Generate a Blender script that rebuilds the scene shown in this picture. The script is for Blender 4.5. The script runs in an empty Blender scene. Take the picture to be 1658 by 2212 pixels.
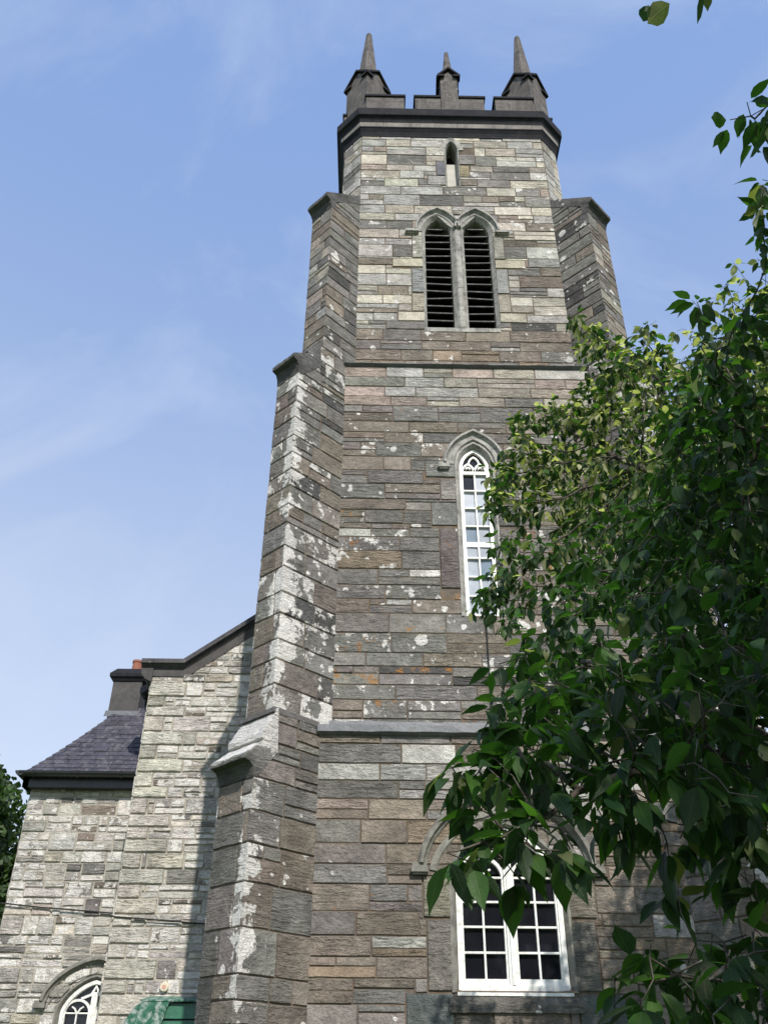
import bpy, math, random
import numpy as np
from mathutils import Vector, Matrix, noise as mnoise
R = math.radians
S2 = math.sqrt(.5)
random.seed(7); rng = np.random.default_rng(7)
scene = bpy.context.scene
COL = scene.collection

# ------------------------------------------------------------------ camera
YAW, PITCH, ROLL = R(0.765), R(33.92), R(0.39)
fw = Vector((math.sin(YAW)*math.cos(PITCH), math.cos(YAW)*math.cos(PITCH), math.sin(PITCH)))
r0 = Vector((math.cos(YAW), -math.sin(YAW), 0)); u0 = r0.cross(fw)
rt = r0*math.cos(ROLL)+u0*math.sin(ROLL); up = -r0*math.sin(ROLL)+u0*math.cos(ROLL)
cam_d = bpy.data.cameras.new('camera'); cam = bpy.data.objects.new('camera', cam_d); COL.objects.link(cam)
m = Matrix.Identity(4)
for i in range(3):
    m[i][0] = rt[i]; m[i][1] = up[i]; m[i][2] = -fw[i]
m[0][3], m[1][3], m[2][3] = 0, -12, 1.6
cam.matrix_world = m
cam_d.sensor_fit = 'HORIZONTAL'; cam_d.sensor_width = 36; cam_d.lens = 36*1950/1658
cam_d.clip_start = .05; cam_d.clip_end = 3000
scene.camera = cam

# ------------------------------------------------------------------ sky, sun, exposure
SUN_EL, SUN_AZ = R(44), R(165)          # azimuth clockwise from +Y: behind the viewer, a little to the right
w = bpy.data.worlds.new('World'); scene.world = w; w.use_nodes = True
nt = w.node_tree; nt.nodes.clear(); N = nt.nodes.new; L = nt.links.new
sky = N('ShaderNodeTexSky'); sky.sky_type = 'NISHITA'; sky.sun_disc = False
sky.sun_elevation = SUN_EL; sky.sun_rotation = SUN_AZ; sky.air_density = 1.0; sky.dust_density = 0.6; sky.ozone_density = 1.6
tc = N('ShaderNodeTexCoord')
mp = N('ShaderNodeMapping'); mp.inputs['Rotation'].default_value = (R(20), R(-35), R(25)); mp.inputs['Scale'].default_value = (1.6, 2.6, 2.0)
L(tc.outputs['Generated'], mp.inputs[0])
n1 = N('ShaderNodeTexNoise'); n1.inputs['Scale'].default_value = 1.5; n1.inputs['Detail'].default_value = 9; n1.inputs['Roughness'].default_value = .58; n1.inputs['Distortion'].default_value = .9
L(mp.outputs[0], n1.inputs['Vector'])
cr = N('ShaderNodeValToRGB'); cr.color_ramp.elements[0].position = .45; cr.color_ramp.elements[1].position = .72
cr.color_ramp.elements[0].color = (0, 0, 0, 1); cr.color_ramp.elements[1].color = (.30, .30, .30, 1)
L(n1.outputs['Fac'], cr.inputs[0])
# thin high veil that thickens towards the horizon
sep = N('ShaderNodeSeparateXYZ'); L(tc.outputs['Generated'], sep.inputs[0])
vc = N('ShaderNodeValToRGB'); vc.color_ramp.interpolation = 'EASE'      # thin veil of high cloud: whiter low down
for e, (p_, c_) in zip((vc.color_ramp.elements[0], vc.color_ramp.elements[1]), ((.15, (.60, .67, .80, 1)), (.88, (.24, .37, .68, 1)))): e.position = p_; e.color = c_
L(sep.outputs['Z'], vc.inputs[0])
vs = N('ShaderNodeVectorMath'); vs.operation = 'SCALE'; vs.inputs['Scale'].default_value = 9.2; L(vc.outputs[0], vs.inputs[0])
mixv = N('ShaderNodeMix'); mixv.data_type = 'RGBA'; mixv.inputs['Factor'].default_value = .72
L(sky.outputs[0], mixv.inputs[6]); L(vs.outputs[0], mixv.inputs[7])
mixc = N('ShaderNodeMix'); mixc.data_type = 'RGBA'; L(cr.outputs['Color'], mixc.inputs['Factor'])
L(mixv.outputs[2], mixc.inputs[6]); mixc.inputs[7].default_value = (5.6, 6.1, 7.0, 1)
bg = N('ShaderNodeBackground'); bg.inputs['Strength'].default_value = 0.145; L(mixc.outputs[2], bg.inputs['Color'])
wo = N('ShaderNodeOutputWorld'); L(bg.outputs[0], wo.inputs[0])
sd = bpy.data.lights.new('sun', 'SUN'); sd.energy = 4.9; sd.angle = R(.53); sd.color = (1, .95, .87)
so = bpy.data.objects.new('sun', sd); COL.objects.link(so)
to_sun = Vector((math.sin(SUN_AZ)*math.cos(SUN_EL), math.cos(SUN_AZ)*math.cos(SUN_EL), math.sin(SUN_EL)))
so.rotation_euler = (-to_sun).to_track_quat('-Z', 'Y').to_euler(); so.location = (6, -20, 30)
scene.view_settings.view_transform = 'Standard'; scene.view_settings.look = 'None'
scene.view_settings.exposure = 0; scene.view_settings.gamma = 1

# ------------------------------------------------------------------ materials
def nodes(name):
    mt = bpy.data.materials.new(name); mt.use_nodes = True
    t = mt.node_tree; t.nodes.clear()
    out = t.nodes.new('ShaderNodeOutputMaterial'); p = t.nodes.new('ShaderNodeBsdfPrincipled'); t.links.new(p.outputs[0], out.inputs[0])
    return mt, t, p, out
class G:                                                         # tiny node helper
    def __init__(s, t): s.t = t
    def n(s, kind, **kw):
        x = s.t.nodes.new('ShaderNode'+kind)
        for k, v in kw.items(): setattr(x, k, v)
        return x
    def l(s, a, b): s.t.links.new(a, b)
    def math(s, op, a, b=None, clamp=False):
        x = s.n('Math', operation=op, use_clamp=clamp)
        for i, v in enumerate((a, b)):
            if v is None: continue
            if isinstance(v, (int, float)): x.inputs[i].default_value = v
            else: s.l(v, x.inputs[i])
        return x.outputs[0]
    def noise(s, vec, scale, detail=5, rough=.55, dist=0):
        x = s.n('TexNoise'); s.l(vec, x.inputs['Vector']); x.inputs['Scale'].default_value = scale
        x.inputs['Detail'].default_value = detail; x.inputs['Roughness'].default_value = rough; x.inputs['Distortion'].default_value = dist
        return x.outputs['Fac']
    def remap(s, v, a, b, c, d, smooth=False):
        x = s.n('MapRange'); x.clamp = True
        if smooth: x.interpolation_type = 'SMOOTHSTEP'
        for i, q in zip((1, 2, 3, 4), (a, b, c, d)):
            if isinstance(q, (int, float)): x.inputs[i].default_value = q
            else: s.l(q, x.inputs[i])
        s.l(v, x.inputs[0]); return x.outputs[0]
    def mix(s, f, a, b, blend='MIX'):
        x = s.n('Mix', data_type='RGBA', blend_type=blend)
        for i, v in ((0, f), (6, a), (7, b)):
            if isinstance(v, (int, float)): x.inputs[i].default_value = v
            elif isinstance(v, tuple): x.inputs[i].default_value = (*v, 1)
            else: s.l(v, x.inputs[i])
        return x.outputs[2]
    def scaled(s, vec, sc):
        x = s.n('Mapping'); x.inputs['Scale'].default_value = sc; s.l(vec, x.inputs[0]); return x.outputs[0]
    def grey(s, v):
        x = s.n('CombineColor'); [s.l(v, x.inputs[i]) for i in range(3)]; return x.outputs[0]

def stone_material(name, strata=.7, bump=1.0, rough_patch=1.0):
    """Slate-like walling stone: per-stone tone attribute, lamination, white crustose lichen, orange lichen."""
    mt, t, p, out = nodes(name); g = G(t)
    pos = g.n('TexCoord').outputs['Object']
    at = g.n('Attribute', attribute_name='tone'); tone = at.outputs['Color']; lich = at.outputs['Alpha']
    ridge = g.n('Attribute', attribute_name='ridge').outputs['Fac']; rust = g.n('Attribute', attribute_name='rust').outputs['Fac']
    rnd = g.n('Attribute', attribute_name='rnd').outputs['Fac']
    of = g.n('VectorMath', operation='SCALE'); of.inputs[0].default_value = (37.3, 51.1, 23.7); g.l(rnd, of.inputs['Scale'])
    po = g.n('VectorMath', operation='ADD'); g.l(pos, po.inputs[0]); g.l(of.outputs[0], po.inputs[1]); wpos = pos; pos = po.outputs[0]
    r2 = g.math('FRACT', g.math('MULTIPLY', rnd, 7.13)); r3 = g.math('FRACT', g.math('MULTIPLY', rnd, 23.7))
    big = g.noise(pos, 2.3, 5, .6); fine = g.noise(pos, 38, 4, .65)
    mid = g.noise(pos, 9, 6, .65)
    wv = g.n('TexNoise'); g.l(g.scaled(pos, (1, 1, 1.6)), wv.inputs['Vector']); wv.inputs['Scale'].default_value = 3.4; wv.inputs['Detail'].default_value = 5; wv.inputs['Roughness'].default_value = .6
    wq = g.n('VectorMath', operation='MULTIPLY_ADD'); g.l(wv.outputs['Color'], wq.inputs[0]); wq.inputs[1].default_value = (.16, .16, .10); g.l(pos, wq.inputs[2])
    st = g.noise(g.scaled(wq.outputs[0], (3.2, 3.2, 21)), 1.25, 7, .66, .35)
    stm = g.math('MULTIPLY', g.remap(g.noise(pos, 1.7, 3, .5), .36, .56, .35, 1), g.remap(r2, .12, .55, .12, 1))          # lamination shows on some stones only
    c = g.mix(1, tone, g.grey(g.remap(big, .3, .7, .70, 1.3)), 'MULTIPLY')
    c = g.mix(1, c, g.grey(g.remap(fine, .3, .7, .78, 1.2)), 'MULTIPLY')
    c = g.mix(1, c, g.grey(g.remap(mid, .3, .7, .8, 1.2)), 'MULTIPLY')
    crack = g.remap(st, .33, .43, 0, 1, True)
    c = g.mix(g.math('MULTIPLY', g.math('MULTIPLY', g.math('SUBTRACT', 1, crack), stm), strata), c, (.06, .054, .05))
    pos = wpos
    # greenish grey algae film
    film = g.remap(g.noise(pos, 1.1, 4, .6), .52, .7, 0, .45)
    c = g.mix(film, c, g.mix(.5, c, (.20, .193, .165)))
    stn = g.noise(g.scaled(pos, (1, 1, .55)), 2.9, 6, .7, .5)
    c = g.mix(g.remap(stn, .52, .66, 0, .5), c, g.mix(.3, c, (.06, .055, .05)))
    # orange lichen
    o1 = g.noise(pos, 3.1, 7, .7, .4); o2 = g.noise(g.scaled(pos, (1, 1, 2.4)), 19, 5, .7)
    th = g.remap(rust, 0, 1, .74, .40)
    om = g.math('MULTIPLY', g.remap(g.math('SUBTRACT', o1, th), 0, .05, 0, 1), g.remap(o2, .42, .52, 0, .92))
    c = g.mix(om, c, g.mix(g.remap(mid, .35, .65, 0, 1), (.42, .20, .04), (.30, .135, .05)))
    # white lichen: ragged patches, stronger along the exposed arrises
    wob = g.n('TexNoise'); g.l(pos, wob.inputs['Vector']); wob.inputs['Scale'].default_value = 14; wob.inputs['Detail'].default_value = 4
    pv = g.n('VectorMath', operation='MULTIPLY_ADD'); g.l(wob.outputs['Color'], pv.inputs[0]); pv.inputs[1].default_value = (.075,)*3; g.l(pos, pv.inputs[2])
    pn = g.noise(pv.outputs[0], 4.6, 8, .66, .2)
    rf = g.math('MULTIPLY', g.remap(ridge, .0, .36, 1, 0, True), g.remap(r3, .1, .8, .45, 1.12))
    low = g.noise(pos, 1.9, 3, .6)
    th = g.math('SUBTRACT', g.math('SUBTRACT', .80, g.math('MULTIPLY', lich, .34)), g.math('MULTIPLY', rf, g.remap(low, .36, .60, .10, .42)))
    m1 = g.remap(g.math('SUBTRACT', pn, th), 0, .022, 0, 1)
    # round rosettes
    vo = g.n('TexVoronoi', voronoi_dimensions='3D', feature='F1'); vo.inputs['Scale'].default_value = 2.6; g.l(pv.outputs[0], vo.inputs['Vector'])
    sx = g.n('SeparateColor'); g.l(vo.outputs['Color'], sx.inputs[0])
    rad = g.math('MULTIPLY', g.remap(sx.outputs[0], .70, 1, .10, .34), g.remap(sx.outputs[0], .69, .70, 0, 1))
    rad = g.math('MULTIPLY', rad, g.remap(lich, .05, .6, .3, 1))
    m2 = g.remap(g.math('SUBTRACT', rad, vo.outputs['Distance']), 0, .03, 0, 1)
    vo2 = g.n('TexVoronoi', voronoi_dimensions='3D', feature='F1'); vo2.inputs['Scale'].default_value = 7.5; g.l(pv.outputs[0], vo2.inputs['Vector'])
    sx2 = g.n('SeparateColor'); g.l(vo2.outputs['Color'], sx2.inputs[0])
    rad2 = g.math('MULTIPLY', g.remap(sx2.outputs[1], .74, 1, .10, .38), g.remap(sx2.outputs[1], .73, .74, 0, 1))
    rad2 = g.math('MULTIPLY', rad2, g.remap(lich, .05, .5, 0, 1))
    m3 = g.remap(g.math('SUBTRACT', rad2, vo2.outputs['Distance']), 0, .05, 0, 1)
    m = g.math('MAXIMUM', g.math('MAXIMUM', m1, m2), m3)
    m = g.math('MULTIPLY', m, g.remap(g.noise(pos, 55, 3, .7), .30, .44, .25, 1))
    c = g.mix(m, c, g.mix(g.remap(mid, .3, .7, 0, 1), (.65, .622, .58), (.80, .772, .73)))
    g.l(c, p.inputs['Base Color']); p.inputs['Roughness'].default_value = .88
    p.inputs['Specular IOR Level'].default_value = .25
    h = g.math('ADD', g.math('MULTIPLY', g.math('MULTIPLY', st, stm), 1.5*strata+.3), g.math('ADD', g.math('MULTIPLY', mid, g.remap(r3, 0, 1, .45, 1.1)), g.math('MULTIPLY', fine, .22)))
    h = g.math('ADD', h, g.math('MULTIPLY', m, .10))
    b = g.n('Bump'); b.inputs['Strength'].default_value = bump; b.inputs['Distance'].default_value = .065
    g.l(h, b.inputs['Height']); g.l(b.outputs[0], p.inputs['Normal'])
    return mt

def plain_material(name, col, rough=.6, var=.25, scale=6, bump=.15, bscale=30, spec=.4, metal=0, dirt=None, dirt_amt=0):
    mt, t, p, out = nodes(name); g = G(t); pos = g.n('TexCoord').outputs['Object']
    a = g.noise(pos, scale, 6, .65); f = g.noise(pos, bscale, 4, .6)
    c = g.mix(1, tuple(col), g.grey(g.remap(a, .3, .7, 1-var, 1+var)), 'MULTIPLY')
    c = g.mix(1, c, g.grey(g.remap(f, .3, .7, 1-var*.5, 1+var*.5)), 'MULTIPLY')
    if dirt:
        d = g.remap(g.noise(pos, scale*1.7, 8, .72, .3), .55-.1*dirt_amt, .62, 0, dirt_amt)
        c = g.mix(d, c, tuple(dirt))
    g.l(c, p.inputs['Base Color']); p.inputs['Roughness'].default_value = rough; p.inputs['Metallic'].default_value = metal
    p.inputs['Specular IOR Level'].default_value = spec
    b = g.n('Bump'); b.inputs['Strength'].default_value = bump; b.inputs['Distance'].default_value = .02
    g.l(g.math('ADD', a, g.math('MULTIPLY', f, .5)), b.inputs['Height']); g.l(b.outputs[0], p.inputs['Normal'])
    return mt

M = {}
M['stone'] = stone_material('walling_stone')
M['rubble'] = stone_material('rubble_stone', strata=.85, bump=1.0)
M['mortar'] = plain_material('mortar', (.135, .112, .092), .95, .35, 4, .5, 40, .1, dirt=(.19, .115, .05), dirt_amt=.5)
M['lime'] = plain_material('lime_mortar', (.33, .305, .26), .95, .4, 5, .7, 40, .1, dirt=(.50, .48, .42), dirt_amt=.6)
M['dressed'] = plain_material('dressed_limestone', (.36, .35, .32), .85, .28, 5, .45, 45, .2, dirt=(.09, .085, .08), dirt_amt=.55)
M['ring'] = plain_material('grey_green_dressed_stone', (.22, .212, .185), .88, .3, 4, .5, 40, .2, dirt=(.10, .095, .085), dirt_amt=.6)
M['darkstone'] = plain_material('blackened_shaded_stone', (.020, .020, .025), .9, .35, 4, .35, 40, .2, dirt=(.05, .048, .05), dirt_amt=.3)
M['coping'] = plain_material('grey_coping_stone', (.075, .072, .078), .9, .3, 4, .35, 40, .2, dirt=(.12, .115, .115), dirt_amt=.35)
M['pinstone'] = plain_material('weathered_grey_stone', (.135, .122, .115), .9, .3, 3, .35, 40, .2, dirt=(.065, .06, .06), dirt_amt=.6)
M['band'] = plain_material('lit_band_stone', (.23, .21, .195), .9, .25, 3, .3, 40, .2, dirt=(.12, .11, .105), dirt_amt=.4)
M['lead'] = plain_material('lead_flashing', (.125, .13, .142), .5, .25, 7, .3, 30, .45, dirt=(.07, .072, .075), dirt_amt=.5)
M['paint'] = plain_material('white_gloss_paint', (.80, .80, .77), .42, .05, 8, .12, 60, .4, dirt=(.50, .47, .41), dirt_amt=.6)
M['slate'] = plain_material('roof_slate', (.052, .049, .066), .55, .45, 5, .25, 35, .35, dirt=(.26, .25, .24), dirt_amt=.35)
M['gutter'] = plain_material('black_gutter_iron', (.025, .026, .03), .35, .2, 8, .1, 40, .5)
M['render'] = plain_material('dark_render', (.085, .080, .08), .9, .25, 3, .3, 40, .2, dirt=(.15, .15, .14), dirt_amt=.3)
M['terracotta'] = plain_material('terracotta', (.30, .125, .085), .8, .2, 8, .2, 40, .3)
M['louvre'] = plain_material('slate_louvre', (.06, .06, .06), .7, .3, 6, .2, 40, .3, dirt=(.3, .3, .28), dirt_amt=.4)
M['void'] = plain_material('dark_interior', (.012, .012, .013), .9, .1)
M['plaster'] = plain_material('pale_plaster', (.50, .48, .43), .9, .12, 4, .2)
M['green'] = plain_material('green_gloss_paint', (.012, .11, .055), .38, .25, 6, .15, 40, .5, dirt=(.05, .16, .10), dirt_amt=.5)
M['greenworn'] = plain_material('worn_green_paint', (.025, .12, .075), .7, .3, 6, .3, 40, .3, dirt=(.42, .47, .46), dirt_amt=.85)
M['cable'] = plain_material('black_cable', (.02, .02, .02), .6, .1)
M['disc'] = plain_material('cream_enamel', (.62, .55, .42), .5, .15)
M['discred'] = plain_material('pink_enamel', (.55, .30, .24), .5, .15)
M['grass'] = plain_material('grass', (.07, .11, .03), .95, .4, 2, .5, 20, .1, dirt=(.11, .10, .05), dirt_amt=.4)
M['bark'] = plain_material('cherry_bark', (.075, .062, .052), .9, .4, 9, .6, 60, .2, dirt=(.20, .21, .17), dirt_amt=.6)

def jointed(mt, sx, sz, amt=.55):
    """adds thin mortar joints and pale lichen specks to a dressed-stone material"""
    t = mt.node_tree; g = G(t); p = [n for n in t.nodes if n.type == 'BSDF_PRINCIPLED'][0]
    src = p.inputs['Base Color'].links[0].from_socket; pos = g.n('TexCoord').outputs['Object']
    sp = g.n('SeparateXYZ'); g.l(pos, sp.inputs[0])
    a = g.math('ADD', sp.outputs[0], sp.outputs[1])
    row = g.math('FLOOR', g.math('DIVIDE', sp.outputs[2], sz))
    ux = g.math('FRACT', g.math('ADD', g.math('DIVIDE', a, sx), g.math('MULTIPLY', row, .43)))
    uz = g.math('FRACT', g.math('DIVIDE', sp.outputs[2], sz))
    jx = g.math('LESS_THAN', ux, .014/sx); jz = g.math('LESS_THAN', uz, .012/sz)
    c = g.mix(g.math('MULTIPLY', g.math('MAXIMUM', jx, jz), amt), src, (.02, .02, .02))
    sp_ = g.remap(g.noise(pos, 7, 8, .72), .60, .64, 0, .6); c = g.mix(sp_, c, (.30, .295, .27))
    strk = g.remap(g.noise(g.scaled(pos, (5, 5, .5)), 2, 5, .6), .52, .68, 0, .5); c = g.mix(strk, c, (.045, .042, .04))
    g.l(c, p.inputs['Base Color'])
jointed(M['pinstone'], .62, .34); jointed(M['band'], .85, 5.); jointed(M['dressed'], 3., .47, .4); jointed(M['coping'], .8, 9.)
def glass_material(name, col, rough=.06):
    mt, t, p, out = nodes(name); g = G(t); pos = g.n('TexCoord').outputs['Object']
    a = g.noise(pos, 2.2, 4, .6)
    g.l(g.mix(1, tuple(col), g.grey(g.remap(a, .3, .7, .75, 1.2)), 'MULTIPLY'), p.inputs['Base Color'])
    p.inputs['Roughness'].default_value = rough; p.inputs['Specular IOR Level'].default_value = .5
    b = g.n('Bump'); b.inputs['Strength'].default_value = .05; b.inputs['Distance'].default_value = .02; g.l(a, b.inputs['Height']); g.l(b.outputs[0], p.inputs['Normal'])
    return mt
M['darkglass'] = glass_material('dark_window_glass', (.010, .010, .014))
M['paleglass'] = glass_material('obscured_window_glass', (.40, .43, .48), .12)
M['blueglass'] = glass_material('obscured_blue_glass', (.21, .27, .34), .12)

def leaf_material(name, transl=.42, rough=.48):
    mt, t, p, out = nodes(name); g = G(t)
    tone = g.n('Attribute', attribute_name='tone').outputs['Color']
    geo = g.n('NewGeometry')
    pos = g.n('TexCoord').outputs['Object']
    v = g.grey(g.remap(g.noise(pos, 18, 3, .6), .3, .7, .8, 1.2))
    bl = g.n('SeparateXYZ'); g.l(g.n('Attribute', attribute_name='blade').outputs['Vector'], bl.inputs[0])
    rib = g.remap(bl.outputs[1], .0, .10, 1, 0, True)
    sv = g.math('SINE', g.math('MULTIPLY', g.math('SUBTRACT', bl.outputs[0], g.math('MULTIPLY', bl.outputs[1], .22)), 62))
    side = g.math('MULTIPLY', g.remap(sv, .72, 1, 0, 1, True), .45)
    vein = g.math('MAXIMUM', rib, side)
    c = g.mix(1, tone, v, 'MULTIPLY')
    c = g.mix(g.math('MULTIPLY', vein, .4), c, (.15, .20, .07))
    blot = g.remap(g.noise(pos, 9, 4, .7), .60, .72, 0, .55)
    c = g.mix(blot, c, g.mix(.5, c, (.16, .13, .04)))
    under = g.mix(.25, c, (.06, .085, .05))
    c2 = g.mix(geo.outputs['Backfacing'], c, under)
    g.l(c2, p.inputs['Base Color']); p.inputs['Roughness'].default_value = rough; p.inputs['Specular IOR Level'].default_value = .32
    bp_ = g.n('Bump'); bp_.inputs['Strength'].default_value = .35; bp_.inputs['Distance'].default_value = .004; g.l(g.math('SUBTRACT', g.noise(pos, 45, 3, .6), g.math('MULTIPLY', vein, .7)), bp_.inputs['Height']); g.l(bp_.outputs[0], p.inputs['Normal'])
    tr = g.n('BsdfTranslucent'); g.l(g.mix(1, tone, (2.0, 2.5, .8), 'MULTIPLY'), tr.inputs['Color'])
    ms = g.n('MixShader'); ms.inputs[0].default_value = transl; g.l(p.outputs[0], ms.inputs[1]); g.l(tr.outputs[0], ms.inputs[2]); g.l(ms.outputs[0], out.inputs[0])
    return mt
M['leaf'] = leaf_material('cherry_leaf')
M['leafbg'] = leaf_material('dark_tree_leaf', .25, .55)

# ------------------------------------------------------------------ object helpers
class MB:
    """Collects polygons; build() links them as ONE mesh object."""
    def __init__(s): s.v = []; s.f = []; s.mi = []; s.tone = []; s.ridge = []; s.rust = []; s.rnd = []; s.cur = (.2, .2, .2, 0); s.rg = 9.; s.ru = 0.; s.rd = .5; s.m = 0
    def vert(s, p, rg=None):
        s.v.append(tuple(p)); s.tone.append(s.cur); s.ridge.append(s.rg if rg is None else rg); s.rust.append(s.ru); s.rnd.append(s.rd); return len(s.v)-1
    def face(s, idx, m=None): s.f.append(tuple(idx)); s.mi.append(s.m if m is None else m)
    def poly(s, pts, m=None): s.face([s.vert(p) for p in pts], m)
    def box(s, a, b, m=None):
        (x0, y0, z0), (x1, y1, z1) = a, b
        i = [s.vert(p) for p in ((x0,y0,z0),(x1,y0,z0),(x1,y1,z0),(x0,y1,z0),(x0,y0,z1),(x1,y0,z1),(x1,y1,z1),(x0,y1,z1))]
        for q in ((0,3,2,1),(4,5,6,7),(0,1,5,4),(1,2,6,5),(2,3,7,6),(3,0,4,7)): s.face([i[k] for k in q], m)
    def obox(s, fr, a, b, m=None):
        """box in a face frame: a=(u,z,d) b=(u,z,d)"""
        (x0, y0, z0), (x1, y1, z1) = a, b
        i = [s.vert(fr.P(*p)) for p in ((x0,y0,z0),(x1,y0,z0),(x1,y1,z0),(x0,y1,z0),(x0,y0,z1),(x1,y0,z1),(x1,y1,z1),(x0,y1,z1))]
        for q in ((0,3,2,1),(4,5,6,7),(0,1,5,4),(1,2,6,5),(2,3,7,6),(3,0,4,7)): s.face([i[k] for k in q], m)
    def loft(s, rings, closed=True, cap=True, m=None):
        idx = [[s.vert(p) for p in r] for r in rings]; n = len(rings[0])
        for a, b in zip(idx, idx[1:]):
            for k in range(n if closed else n-1):
                s.face((a[k], a[(k+1) % n], b[(k+1) % n], b[k]), m)
        if cap: s.face(idx[0][::-1], m); s.face(idx[-1], m)
    def tube(s, pts, rad, n=6, m=None):
        pts = [Vector(p) for p in pts]; rings = []
        for i, p in enumerate(pts):
            d = (pts[min(i+1, len(pts)-1)]-pts[max(i-1, 0)]).normalized()
            a = d.cross(Vector((0, 0, 1)) if abs(d.z) < .9 else Vector((1, 0, 0))).normalized(); b = d.cross(a)
            r = rad[i] if isinstance(rad, (list, tuple)) else rad
            rings.append([p+(a*math.cos(t)+b*math.sin(t))*r for t in [2*math.pi*k/n for k in range(n)]])
        s.loft(rings, True, True, m)
    def build(s, name, mats, parent=None, smooth=False, attrs=False):
        me = bpy.data.meshes.new(name); me.from_pydata(s.v, [], s.f)
        if not isinstance(mats, (list, tuple)): mats = [mats]
        for x in mats: me.materials.append(x)
        if len(mats) > 1: me.polygons.foreach_set('material_index', s.mi)
        if attrs:
            a = me.attributes.new('tone', 'FLOAT_COLOR', 'POINT'); a.data.foreach_set('color', np.array(s.tone, np.float32).ravel())
            a = me.attributes.new('ridge', 'FLOAT', 'POINT'); a.data.foreach_set('value', np.array(s.ridge, np.float32))
            a = me.attributes.new('rnd', 'FLOAT', 'POINT'); a.data.foreach_set('value', np.array(s.rnd, np.float32))
            a = me.attributes.new('rust', 'FLOAT', 'POINT'); a.data.foreach_set('value', np.array(s.rust, np.float32))
        if smooth: me.polygons.foreach_set('use_smooth', [True]*len(me.polygons))
        me.update()
        o = bpy.data.objects.new(name, me); COL.objects.link(o)
        if parent is not None: attach(o, parent)
        return o
def world_loc(o):
    v = Vector(o.location)
    while o.parent: o = o.parent; v += Vector(o.location)
    return v
def attach(o, parent): o.parent = parent; o.location = Vector(o.location)-world_loc(parent)
def tag(o, label=None, cat=None, group=None, kind=None):
    for k, v in (('label', label), ('category', cat), ('group', group), ('kind', kind)):
        if v: o[k] = v
    return o
def thing(name, loc, label, cat, group=None):
    o = bpy.data.objects.new(name, None); COL.objects.link(o); o.location = loc; o.empty_display_size = .3
    return tag(o, label, cat, group)
class Frame:
    """Face frame: u along the wall, z up, d out of the wall."""
    def __init__(s, o, u, n): s.o = Vector((o[0], o[1], 0)); s.u = Vector((u[0], u[1], 0)); s.n = Vector((n[0], n[1], 0))
    def P(s, u, z, d=0.): return s.o+s.u*u+s.n*d+Vector((0, 0, z))

# ------------------------------------------------------------------ masonry
def clip(poly, a, b, c):                  # keep a*u+b*z<=c
    out = []
    for i in range(len(poly)):
        p, q = poly[i], poly[(i+1) % len(poly)]
        dp, dq = a*p[0]+b*p[1]-c, a*q[0]+b*q[1]-c
        if dp <= 0: out.append(p)
        if (dp < 0 < dq) or (dq < 0 < dp):
            t = dp/(dp-dq); out.append((p[0]+(q[0]-p[0])*t, p[1]+(q[1]-p[1])*t))
    return out
def clip_convex(poly, outline):
    n = len(outline)
    for i in range(n):
        (x0, y0), (x1, y1) = outline[i], outline[(i+1) % n]
        a, b = (y1-y0), -(x1-x0)            # outline is counter-clockwise
        poly = clip(poly, a, b, a*x0+b*y0)
        if len(poly) < 3: return []
    return poly
def area(p): return .5*sum(p[i][0]*p[(i+1) % len(p)][1]-p[(i+1) % len(p)][0]*p[i][1] for i in range(len(p)))
def span(outline, z):
    xs = []
    for i in range(len(outline)):
        (x0, y0), (x1, y1) = outline[i], outline[(i+1) % len(outline)]
        if (y0-z)*(y1-z) <= 0 and y0 != y1: xs.append(x0+(x1-x0)*(z-y0)/(y1-y0))
    return (min(xs), max(xs)) if len(xs) >= 2 else None
def subtract(iv, cuts):
    for c in cuts:
        nx = []
        for a, b in iv:
            if c[1] <= a or c[0] >= b: nx.append((a, b)); continue
            if c[0] > a: nx.append((a, c[0]))
            if c[1] < b: nx.append((c[1], b))
        iv = nx
    return [(a, b) for a, b in iv if b-a > .012]
def stone(mb, fr, poly, depth, joint, ridge_u=None, bev=.012, jit=.005, ext=(None, None), skew=0):
    """One walling stone: ragged outline, worn arrises, proud of the mortar."""
    mb.rd = random.random(); us = [p[0] for p in poly]; cu = (min(us)+max(us))/2; zs = [p[1] for p in poly]; cz = (min(zs)+max(zs))/2
    hw, hh = (max(us)-min(us))/2, (max(zs)-min(zs))/2
    if hw < .02 or hh < .012: return
    pts = []
    for i in range(len(poly)):
        p, q = poly[i], poly[(i+1) % len(poly)]
        ln = math.hypot(q[0]-p[0], q[1]-p[1]); n = max(1, int(ln/.13))
        for k in range(n):
            t = k/n; pts.append((p[0]+(q[0]-p[0])*t, p[1]+(q[1]-p[1])*t))
    def shrink(p, s, j):
        x, z = p
        kx = max(0, 1-s/hw) if hw > s else .3; kz = max(0, 1-s/hh) if hh > s else .3
        x2, z2 = cu+(x-cu)*kx, cz+(z-cz)*kz
        if ext[0] is not None and abs(x-ext[0]) < 1e-4: x2 = x-depth+ (bev*.35 if s > joint else 0)
        if ext[1] is not None and abs(x-ext[1]) < 1e-4: x2 = x+depth- (bev*.35 if s > joint else 0)
        return x2, z2
    A, B = [], []
    for p in pts:
        j = random.random()*jit
        a = shrink(p, joint/2+j, 0); b = shrink(p, joint/2+j+min(bev, hh*.35)*random.uniform(.6, 1.3), 0)
        ra = abs(b[0]-ridge_u) if ridge_u is not None else 9.
        A.append(mb.vert(fr.P(a[0], a[1], -.004), ra)); B.append(mb.vert(fr.P(b[0], b[1], depth+random.uniform(-.002, .002)+skew*(b[1]-cz)), ra))
    n = len(A)
    for k in range(n): mb.face((A[k], A[(k+1) % n], B[(k+1) % n], B[k]), 0)
    mb.face(B, 0)
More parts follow.
